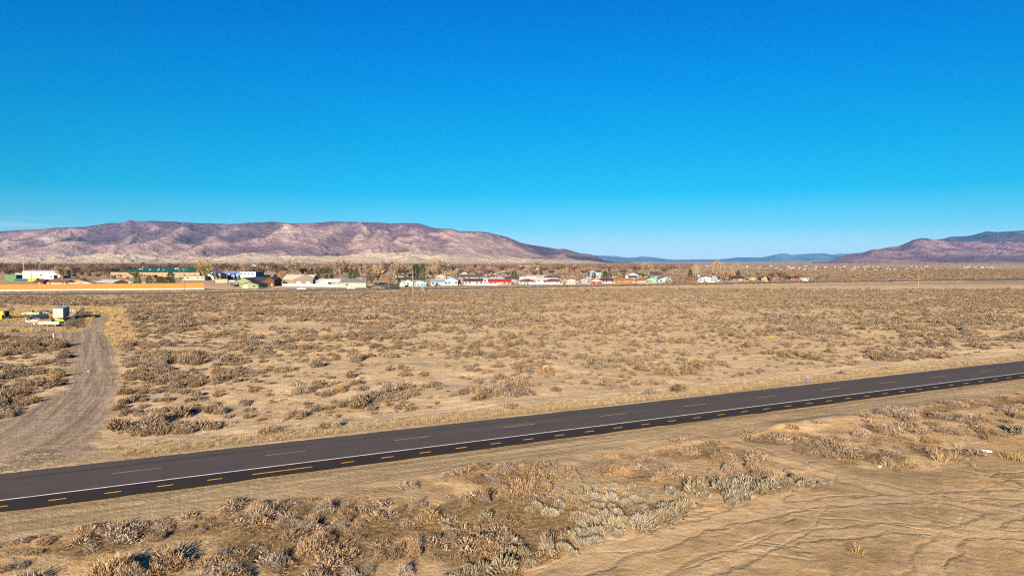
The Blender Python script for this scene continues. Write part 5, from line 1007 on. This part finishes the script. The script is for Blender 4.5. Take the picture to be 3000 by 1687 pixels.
# ---------------------------------------------------------------- vehicles
PAINT = objcol_mat('car_paint', .35, .08, 1.0, .5); TYRE = plain_mat('tyre_rubber', (.025, .023, .022), .9, .2); RIM = plain_mat('wheel_rim', (.45, .45, .45), .4, .2, 5, .5, .4); DARKM = plain_mat('dark_metal', (.03, .03, .032), .6, .3); LAMP = plain_mat('headlight_glass', (.6, .6, .58), .15, .1, 3, .6)
def vehicle(name, label, cat, loc, rz, kind, col, L=4.6, Wd=1.85, group=None, z=0):
    """side outline along x (front at -x); parts: body, cabin glass, wheels with rims, headlights"""
    t = thing(name, label, cat, (*loc, z), rz, group); h = Wd / 2; l = L / 2; col = tuple(c * .45 for c in col)
    if kind == 'pickup':
        body = [(-l, .45), (-l, .95), (-l + .15, 1.08), (-l * .38, 1.15), (-l * .38, 1.15), (l, 1.15), (l, .5), (l * .78, .42), (-l * .8, .4)]
        MB().prism(body, 'y', -h, h).obj('body', PAINT, t, col=col)
        cab = [(-l * .42, 1.152), (-l * .18, 1.78), (l * .12, 1.80), (l * .2, 1.152)]
    elif kind == 'van':
        body = [(-l, .4), (-l, .95), (-l * .72, 1.12), (-l * .5, 1.2), (l, 1.2), (l, .4)]; MB().prism(body, 'y', -h, h).obj('body', PAINT, t, col=col)
        cab = [(-l * .62, 1.2), (-l * .4, 1.75), (l * .9, 1.78), (l * .98, 1.2)]
    else:
        body = [(-l, .4), (-l, .78), (-l * .5, .95), (l * .75, .98), (l, .85), (l, .4)]; MB().prism(body, 'y', -h, h).obj('body', PAINT, t, col=col)
        cab = [(-l * .45, .94), (-l * .15, 1.42), (l * .42, 1.44), (l * .72, .97)]
    c = MB().prism(cab, 'y', -h * .86, h * .86).obj('cabin', PAINT, t, col=col)
    (x0, z0), (x1, z1), (x2, z2), (x3, z3) = cab
    lerp = lambda a, b, q: (a[0] + (b[0] - a[0]) * q, a[1] + (b[1] - a[1]) * q)
    wq = [lerp(lerp(cab[0], cab[1], .2), lerp(cab[3], cab[2], .2), .08), lerp(lerp(cab[0], cab[1], .85), lerp(cab[3], cab[2], .85), .05), lerp(lerp(cab[0], cab[1], .85), lerp(cab[3], cab[2], .85), .95), lerp(lerp(cab[0], cab[1], .2), lerp(cab[3], cab[2], .2), .92)]
    for s in (-1, 1): MB().prism(wq, 'y', s * h * .86, s * (h * .86 + .015)).obj('side_window', GLASS, c)
    a, b2 = lerp(cab[0], cab[1], .15), lerp(cab[0], cab[1], .88); MB().prism([(a[0] - .02, a[1]), (b2[0] - .02, b2[1]), (b2[0] + .03, b2[1]), (a[0] + .03, a[1])], 'y', -h * .75, h * .75).obj('windscreen', GLASS, c)
    if kind == 'pickup': MB().box(l * .24, l * .96, -h * .82, h * .82, 1.14, 1.162).obj('cargo_bed', DARKM, t)
    for wx in (-l * .62, l * .6):
        for s in (-1, 1):
            w_ = MB().tube([(wx, s * (h - .2), .36), (wx, s * (h + .03), .36)], .36, 14).obj('wheel', TYRE, t); MB().tube([(wx, s * (h + .02), .36), (wx, s * (h + .05), .36)], .2, 10).obj('rim', RIM, w_)
    for s in (-1, 1): MB().box(-l - .03, -l + .02, s * h * .72 - .15, s * h * .72 + .15, .68, .86).obj('headlight', LAMP, t)
    MB().box(-l - .08, -l + .05, -h * .95, h * .95, .4, .55).obj('bumper', DARKM, t)
    return t
vehicle('pickup_truck', 'silver-blue pickup driving on the highway before the tan barn', 'pickup', G(885, 851.5), R(180), 'pickup', (.30, .37, .44), 5.9, 2.0, z=.56)
vehicle('suv', 'white station wagon driving on the highway before the cream building', 'car', G(1030, 849.5), 0, 'van', (.60, .60, .60), 5.4, 1.95, z=.56)
vehicle('car', 'dark blue car parked at the green garage', 'car', G(679, 836.5), R(20), 'sedan', (.015, .02, .04), 4.8)
vehicle('suv', 'black wagon parked beside the dark blue car', 'car', G(691, 840.5), R(60), 'van', (.01, .012, .018), 4.8)
vehicle('camper_van', 'white van beside the tan storage container', 'van', G(680, 826.5), R(10), 'van', (.62, .60, .56), 6.0, 2.2)
vehicle('truck', 'bright red truck beside the light blue house', 'truck', G(1248, 834), R(200), 'pickup', (.50, .02, .02), 6.0, 2.2)
vehicle('car', 'dark car in front of the light blue house', 'car', G(1280, 836.5), R(170), 'sedan', (.012, .014, .02))
vehicle('car', 'white car parked below the green garage', 'car', G(757, 841.5), R(0), 'sedan', (.55, .55, .55))
vehicle('car', 'blue car behind the orange wall by the big conifer', 'car', G(424, 831), R(10), 'van', (.03, .08, .20))
vehicle('car', 'second blue car between the two yellow-green conifers', 'car', G(447, 831), R(-10), 'van', (.04, .10, .22))
vehicle('car', 'dark car at the corner of the side street yard', 'car', G(1118, 836), R(30), 'van', (.02, .02, .03))
vehicle('car', 'white car by the side street under golden trees', 'car', G(1102, 836), R(160), 'van', (.55, .56, .58))
vehicle('car', 'dark car at the two-storey blue house end', 'car', G(1352, 836), R(0), 'sedan', (.015, .015, .02))
for x in np.arange(2788, 2880, 6.5): vehicle('car', 'tiny dark car in the long parked line far across the plain', 'car', G(x, 790), random.uniform(0, 3), 'sedan', random.choice([(.03, .03, .04), (.2, .2, .22), (.05, .03, .03)]), 4.6, group='cars parked far across the plain')
vehicle('truck', 'dark truck on the far road before the mobile homes', 'truck', G(2649, 792), 0, 'van', (.02, .015, .03), 6.5, 2.6)
# wrecking yard
vehicle('pickup_truck', 'pale yellow long-bed pickup parked in the fenced yard', 'pickup', G(150, 953.5), R(-4), 'pickup', (.66, .60, .34), 6.3, 2.0, z=.05)
vehicle('car', 'bright orange car behind the pale yellow pickup', 'car', G(121, 950), R(10), 'sedan', (.60, .10, .015), 4.6)
vehicle('car', 'white car with open dark window next to the orange car', 'car', G(103, 946), R(25), 'sedan', (.55, .53, .52), 4.4)
vehicle('truck', 'black flatbed truck cab parked behind the white and orange cars', 'truck', G(111, 938.5), R(55), 'van', (.035, .03, .03), 5.4, 2.3)
vehicle('pickup_truck', 'lime green pickup with white bonnet at the back of the yard', 'pickup', G(93, 924), R(10), 'pickup', (.22, .32, .05), 5.4, 1.9)
vehicle('car', 'dark blue-grey car parked behind the black truck', 'car', G(126, 921), R(8), 'sedan', (.045, .06, .075), 5.2)
# yellow machine at the picture's edge
gx_, gy_ = G(0, 937); t = thing('generator', 'big yellow machine housing on skids at the end of the yard', 'machine', (gx_, gy_, 0), R(-6)); YEL = plain_mat('machine_yellow', (.36, .20, .006), .5, .2, 2, .3)
MB().box(-4.5, 1.2, 0, 2.2, 1.5, 2.75).obj('housing', YEL, t); MB().box(-4.4, .5, .1, 2.0, .55, 1.5).obj('engine_box', YEL, t); MB().box(-4.6, .7, 0, 2.1, .1, .5).obj('skid', YEL, t); MB().box(1.21, 1.5, .3, 1.9, .9, 2.6).obj('radiator', DARKM, t)
MB().prism([(.25 * math.cos(a), 2.15 + .25 * math.sin(a)) for a in np.linspace(0, 6.28, 13)[:-1]], 'y', -.04, .01).obj('gauge', TRIM, t)
gx_, gy_ = G(21, 930); t = thing('axle', 'rusty dark axle with two wheels lying beside the yellow machine', 'axle', (gx_, gy_, 0), R(70))
MB().tube([(-1.0, 0, .42), (1.0, 0, .42)], .08, 8).obj('beam', DARKM, t)
for s in (-1, 1): MB().tube([(s * .9, 0, .42), (s * 1.15, 0, .42)], .42, 14).obj('wheel', TYRE, t)
# box trailer
cx_, cy_ = G(170.5, 941.5); t = thing('box_trailer', 'white box trailer with blue roof and panelled doors parked in the yard', 'trailer', (cx_, cy_, 0), R(24))
BOXW = plain_mat('trailer_white', (.32, .28, .23), .7, .25, .9); BOXS = plain_mat('trailer_side_paint', (.30, .25, .29), .7, .3, .8); BROOF = plain_mat('trailer_roof_blue', (.12, .24, .42), .55, .25, .5)
MB().box(-1.32, 1.32, .02, 11.5, 1.05, 3.88).obj('box', BOXS, t); MB().box(-1.36, 1.36, -.02, 11.55, 3.88, 3.97).obj('roof', BROOF, t)
for s in (-1, 1):
    dr = MB().box(min(s * .02, s * 1.3), max(s * .02, s * 1.3), -.05, .02, 1.08, 3.84).obj('door', BOXW, t)
    for q in (.35, .75): MB().box(s * q - .03, s * q + .03, -.09, -.05, 1.2, 3.75).obj('lock_bar', STEEL, dr)
MB().box(-1.0, 1.0, .4, 11, .8, 1.05).obj('chassis', DARKM, t); MB().box(-1.25, 1.25, -.06, .1, .55, .7).obj('bumper', DARKM, t)
for wy in (1.6, 2.8):
    for s in (-1, 1): w_ = MB().tube([(s * .75, wy, .5), (s * 1.28, wy, .5)], .5, 14).obj('wheel', TYRE, t); MB().tube([(s * 1.27, wy, .5), (s * 1.31, wy, .5)], .25, 10).obj('rim', RIM, w_)
for s in (-1, 1): MB().box(s * .8 - .06, s * .8 + .06, 8.8, 8.95, 0, .85).obj('landing_leg', STEEL, t)
gx_, gy_ = G(166, 944); t = thing('tarp', 'lime yellow tarp heap lying behind the pickup bed', 'tarp', (gx_, gy_, 0), R(5))
m = MB(); pts = [(-3.2, .5), (-2.5, .9), (-1.2, .8), (-.2, 1.25), (.6, .95), (1.8, .85), (2.2, .4)]; m.prism(pts + [(2.3, .0), (-3.3, 0)], 'y', 0, 1.2).obj('cover', plain_mat('lime_tarp', (.19, .22, .012), .6, .3), t)
gx_, gy_ = G(210, 917.5); t = thing('flat_trailer', 'small rusty trailer frame with white posts behind the box trailer', 'trailer frame', (gx_, gy_, 0), R(10))
MB().box(-1.7, 1.7, -.6, .6, .45, .6).obj('deck', WOOD, t)
for q in (-.1, .5, 1.2): MB().box(q - .08, q + .08, -.55, -.45, .6, 1.4).obj('stake', TRIM, t)
for s in (-1, 1): MB().tube([(-.6, s * .65, .35), (-.6, s * .8, .35)], .35, 12).obj('wheel', TYRE, t)
# chain-link fence round the yard
MESHM, n_, l_, b_ = newmat('chain_link'); 
g_ = N(n_, 'NewGeometry'); tr = N(n_, 'BsdfTransparent'); mx = N(n_, 'MixShader'); b_.inputs['Base Color'].default_value = (.10, .11, .125, 1)
def wave_(rx):
    mp = N(n_, 'Mapping'); tcn = N(n_, 'TexCoord'); mp.inputs['Rotation'].default_value = (0, rx, 0); l_.new(tcn.outputs['Object'], mp.inputs[0]); w_ = N(n_, 'TexWave'); w_.inputs['Scale'].default_value = 4; l_.new(mp.outputs[0], w_.inputs[0]); return math_(n_, l_, 'GREATER_THAN', w_.outputs['Fac'], .90)
l_.new(math_(n_, l_, 'MAXIMUM', wave_(R(45)), wave_(R(-45))), mx.inputs[0]); l_.new(tr.outputs[0], mx.inputs[1]); l_.new(b_.outputs[0], mx.inputs[2]); l_.new(mx.outputs[0], n_['Material Output'].inputs['Surface'])
def chain(label, a, b2, npost, h=2.05, wire=True):
    ax, ay = a; bx, by = b2; L = math.hypot(bx - ax, by - ay); t = thing('chain_link_fence', label, 'fence', (ax, ay, H1(ax, ay)), math.atan2(by - ay, bx - ax))
    if wire: MB().box(0, L, -.012, .012, .05, h - .05).obj('mesh_panel', MESHM, t)
    MB().tube([(0, 0, h), (L, 0, h)], .035, 6).obj('top_rail', STEEL, t)
    for k in range(npost + 1): MB().tube([(L * k / npost, 0, -.4), (L * k / npost, 0, h + .05)], .055, 6).obj('post', STEEL, t)
F0 = G(191, 963.5); F1 = G(232, 926); F2 = G(247, 916)
chain('chain-link fence running away from the yard corner past the trailer', F0, F1, 13); chain('open chain-link gate panel at the end of the yard fence', F1, F2, 4, 2.3)
chain('open wire fence posts with top rail across the front of the yard', G(92.5, 970), G(164, 971.5), 3, 2.05, False)
# posts and stakes
def stake(name, label, px, py, h, mat, w=.08):
    x, y = G(px, py); t = thing(name, label, 'post', (x, y, H1(x, y))); MB().box(-w / 2, w / 2, -.02, .02, -.3, h).obj('blade', mat, t); return t
t = stake('marker_post', 'white marker post beside the gravel side road near the yard', 156, 990, 1.55, TRIM, .16)
t = stake('marker_post', 'blue utility marker post on the verge of the paved road', 2366.5, 1121, 1.15, plain_mat('marker_blue', (.015, .10, .34), .5, .15), .13); MB().box(-.07, .07, -.03, .03, .85, 1.2).obj('cap', STEEL, t)
stake('survey_stake', 'thin wooden survey stake on the verge track', 2013, 1143, .85, WOOD, .09); stake('survey_stake', 'wooden stake in the grass at the gravel side road mouth', 409, 1305, 1.35, plain_mat('stake_wood', (.15, .105, .065), .9, .2), .07)
x, y = G(2891, 1320); t = thing('board', 'flat white board lying on the bare lot', 'board', (x, y, H1(x, y) + .06), R(-32)); MB().box(-.42, .42, -.36, .36, 0, .03).obj('sheet', plain_mat('white_board', (.85, .84, .82), .6, .05), t)
x, y = G(2259, 985); t = thing('tarp', 'crumpled bright yellow sheet lying among the sagebrush', 'tarp', (x, y, H1(x, y)), R(8)); MB().prism([(-.6, 0), (-.4, .22), (-.1, .16), (.25, .3), (.6, .1), (.65, 0)], 'y', -.4, .4).obj('sheet', plain_mat('yellow_sheet', (.28, .17, .006), .6, .2), t)
for px, py, l in ((1500, 1456, 'scrap of white litter under the tall shrubs'), (2578, 1356, 'pale scrap of litter at the lot margin'), (258, 1086, 'white stone on the gravel side road')):
    x, y = G(px, py); t = thing('litter', l, 'litter', (x, y, H1(x, y)), random.random()); MB().prism([(-.16, 0), (-.1, .12), (.08, .16), (.2, .05), (.18, 0)], 'y', -.1, .12).obj('scrap', TRIM, t)

# ---------------------------------------------------------------- the walker and the dog
def skin(name, pts, edges, rad, mat, parent, root=0, sub=1, col=None):
    me = bpy.data.meshes.new(name); me.from_pydata(pts, edges, []); o = link(name, me, mat, parent)
    md = o.modifiers.new('skin', 'SKIN'); md.use_smooth_shade = True
    for v, r in zip(me.skin_vertices[0].data if me.skin_vertices else (), rad): v.radius = (r, r) if not hasattr(r, '__len__') else r
    if not me.skin_vertices:
        bm = bmesh.new(); bm.from_mesh(me); ly = bm.verts.layers.skin.verify()
        bm.verts.ensure_lookup_table()
        for i, v in enumerate(bm.verts): v[ly].radius = (rad[i], rad[i]) if not hasattr(rad[i], '__len__') else rad[i]; v[ly].use_root = i == root
        bm.to_mesh(me); bm.free()
    s = o.modifiers.new('sub', 'SUBSURF'); s.levels = s.render_levels = sub
    return o
SKINM = plain_mat('skin', (.42, .25, .17), .6, .1, 8); REDJ = plain_mat('red_jacket', (.07, .006, .009), .85, .3, 6); DKT = plain_mat('dark_trousers', (.010, .008, .011), .9, .3, 6); HAIR = plain_mat('dark_hair', (.02, .014, .012), .7, .3, 20)
x, y = G(2170.5, 960.5); pt = thing('person', 'person in dark red jacket and black trousers walking through the sagebrush', 'person', (x, y, H1(x, y)), R(70))
# facing local -y; pelvis first
bp_ = [(0, 0, .93), (0, .01, 1.15), (0, 0, 1.38), (0, -.01, 1.50), (0, -.02, 1.62), (0, -.015, 1.70),
       (.09, 0, .90), (.10, -.16, .50), (.10, -.14, .09), (.10, -.30, .04), (-.09, 0, .90), (-.10, .08, .50), (-.10, .28, .12), (-.10, .17, .03),
       (.19, 0, 1.40), (.26, .06, 1.12), (.24, -.12, .93), (-.19, 0, 1.40), (-.25, -.04, 1.13), (-.16, -.24, 1.06), (.235, -.19, .885), (-.13, -.32, 1.05)]
be = [(0, 1), (1, 2), (2, 3), (3, 4), (4, 5), (0, 6), (6, 7), (7, 8), (8, 9), (0, 10), (10, 11), (11, 12), (12, 13), (2, 14), (14, 15), (15, 16), (2, 17), (17, 18), (18, 19), (16, 20), (19, 21)]
br_ = [.12, .12, .13, .055, .085, .075, .09, .06, .045, .04, .09, .06, .045, .04, .06, .045, .032, .06, .045, .032, .03, .03]
for hand, s, dv in ((20, 1, (0, -.5, -.85)), (21, -1, (.3, -.9, -.1))):   # five fingers on each hand, unequal and slightly curled
    b0 = bp_[hand]
    for q, ln in ((-.03, .062), (-.01, .075), (.012, .07), (.03, .055)):
        i = len(bp_); bp_ += [(b0[0] + q, b0[1] + dv[1] * ln * .6, b0[2] + dv[2] * ln * .6), (b0[0] + q, b0[1] + dv[1] * ln + .012, b0[2] + dv[2] * ln - .01)]; be += [(hand, i), (i, i + 1)]; br_ += [.0095, .0085]
    i = len(bp_); bp_ += [(b0[0] - s * .045, b0[1] + .0, b0[2] + .005)]; be += [(hand, i)]; br_ += [.011]
body = skin('body', bp_, be, br_, SKINM, pt)
MB().prism([(-.015, 1.60), (.015, 1.60), (.008, 1.655), (-.008, 1.655)], 'y', -.135, -.09).obj('nose', SKINM, body)
for s in (-1, 1): MB().box(s * .035 - .012, s * .035 + .012, -.108, -.095, 1.655, 1.672).obj('eye', DKT, body); MB().box(s * .088 - .01, s * .088 + .01, -.03, .02, 1.60, 1.66).obj('ear', SKINM, body)
MB().box(-.025, .025, -.106, -.098, 1.575, 1.583).obj('mouth', REDJ, body)
skin('hair', [(0, .01, 1.72), (0, .06, 1.66), (0, .07, 1.57)], [(0, 1), (1, 2)], [.088, .08, .06], HAIR, pt)
skin('jacket', [(0, 0, .90), (0, .01, 1.15), (0, 0, 1.38), (0, -.01, 1.47), (.19, 0, 1.40), (.26, .06, 1.12), (.243, -.10, .95), (-.19, 0, 1.40), (-.25, -.04, 1.13), (-.17, -.22, 1.07)], [(0, 1), (1, 2), (2, 3), (2, 4), (4, 5), (5, 6), (2, 7), (7, 8), (8, 9)], [.17, .155, .165, .075, .085, .07, .055, .085, .07, .055], REDJ, pt)
skin('trousers', [(0, 0, .93), (.09, 0, .88), (.10, -.16, .50), (.10, -.14, .12), (-.09, 0, .88), (-.10, .08, .50), (-.10, .27, .15)], [(0, 1), (1, 2), (2, 3), (0, 4), (4, 5), (5, 6)], [.145, .115, .085, .07, .115, .085, .07], DKT, pt)
for px_, yy_ in ((.10, -.14), (-.10, .28)): MB().prism([(yy_ + .08, .0), (yy_ - .2, .0), (yy_ - .2, .05), (yy_ - .05, .11), (yy_ + .08, .11)], 'x', px_ - .05, px_ + .05).obj('shoe', DKT, pt)
x, y = G(2165, 959.8); dg = thing('dog', 'small black dog walking beside the person in the red jacket', 'dog', (x, y, H1(x, y)), R(60)); FUR = plain_mat('black_fur', (.012, .011, .011), .9, .4, 12)
dp = [(0, .18, .36), (0, 0, .35), (0, -.2, .37), (0, -.3, .46), (0, -.36, .53), (0, -.46, .505), (0, .28, .42), (0, .38, .5)]; de = [(0, 1), (1, 2), (2, 3), (3, 4), (4, 5), (0, 6), (6, 7)]; dr_ = [.085, .075, .10, .06, .062, .032, .02, .012]
for s in (-1, 1):
    i = len(dp); dp += [(s * .06, .17, .27), (s * .065, .12, .20), (s * .065, .22, .11), (s * .065, .19, .02), (s * .06, -.2, .27), (s * .06, -.19 - .04 * s, .13), (s * .06, -.2 - .06 * s, .02), (s * .04, -.34, .59)]
    de += [(0, i), (i, i + 1), (i + 1, i + 2), (i + 2, i + 3), (2, i + 4), (i + 4, i + 5), (i + 5, i + 6), (4, i + 7)]; dr_ += [.05, .04, .022, .022, .045, .026, .022, .018]
skin('body', dp, de, dr_, FUR, dg)
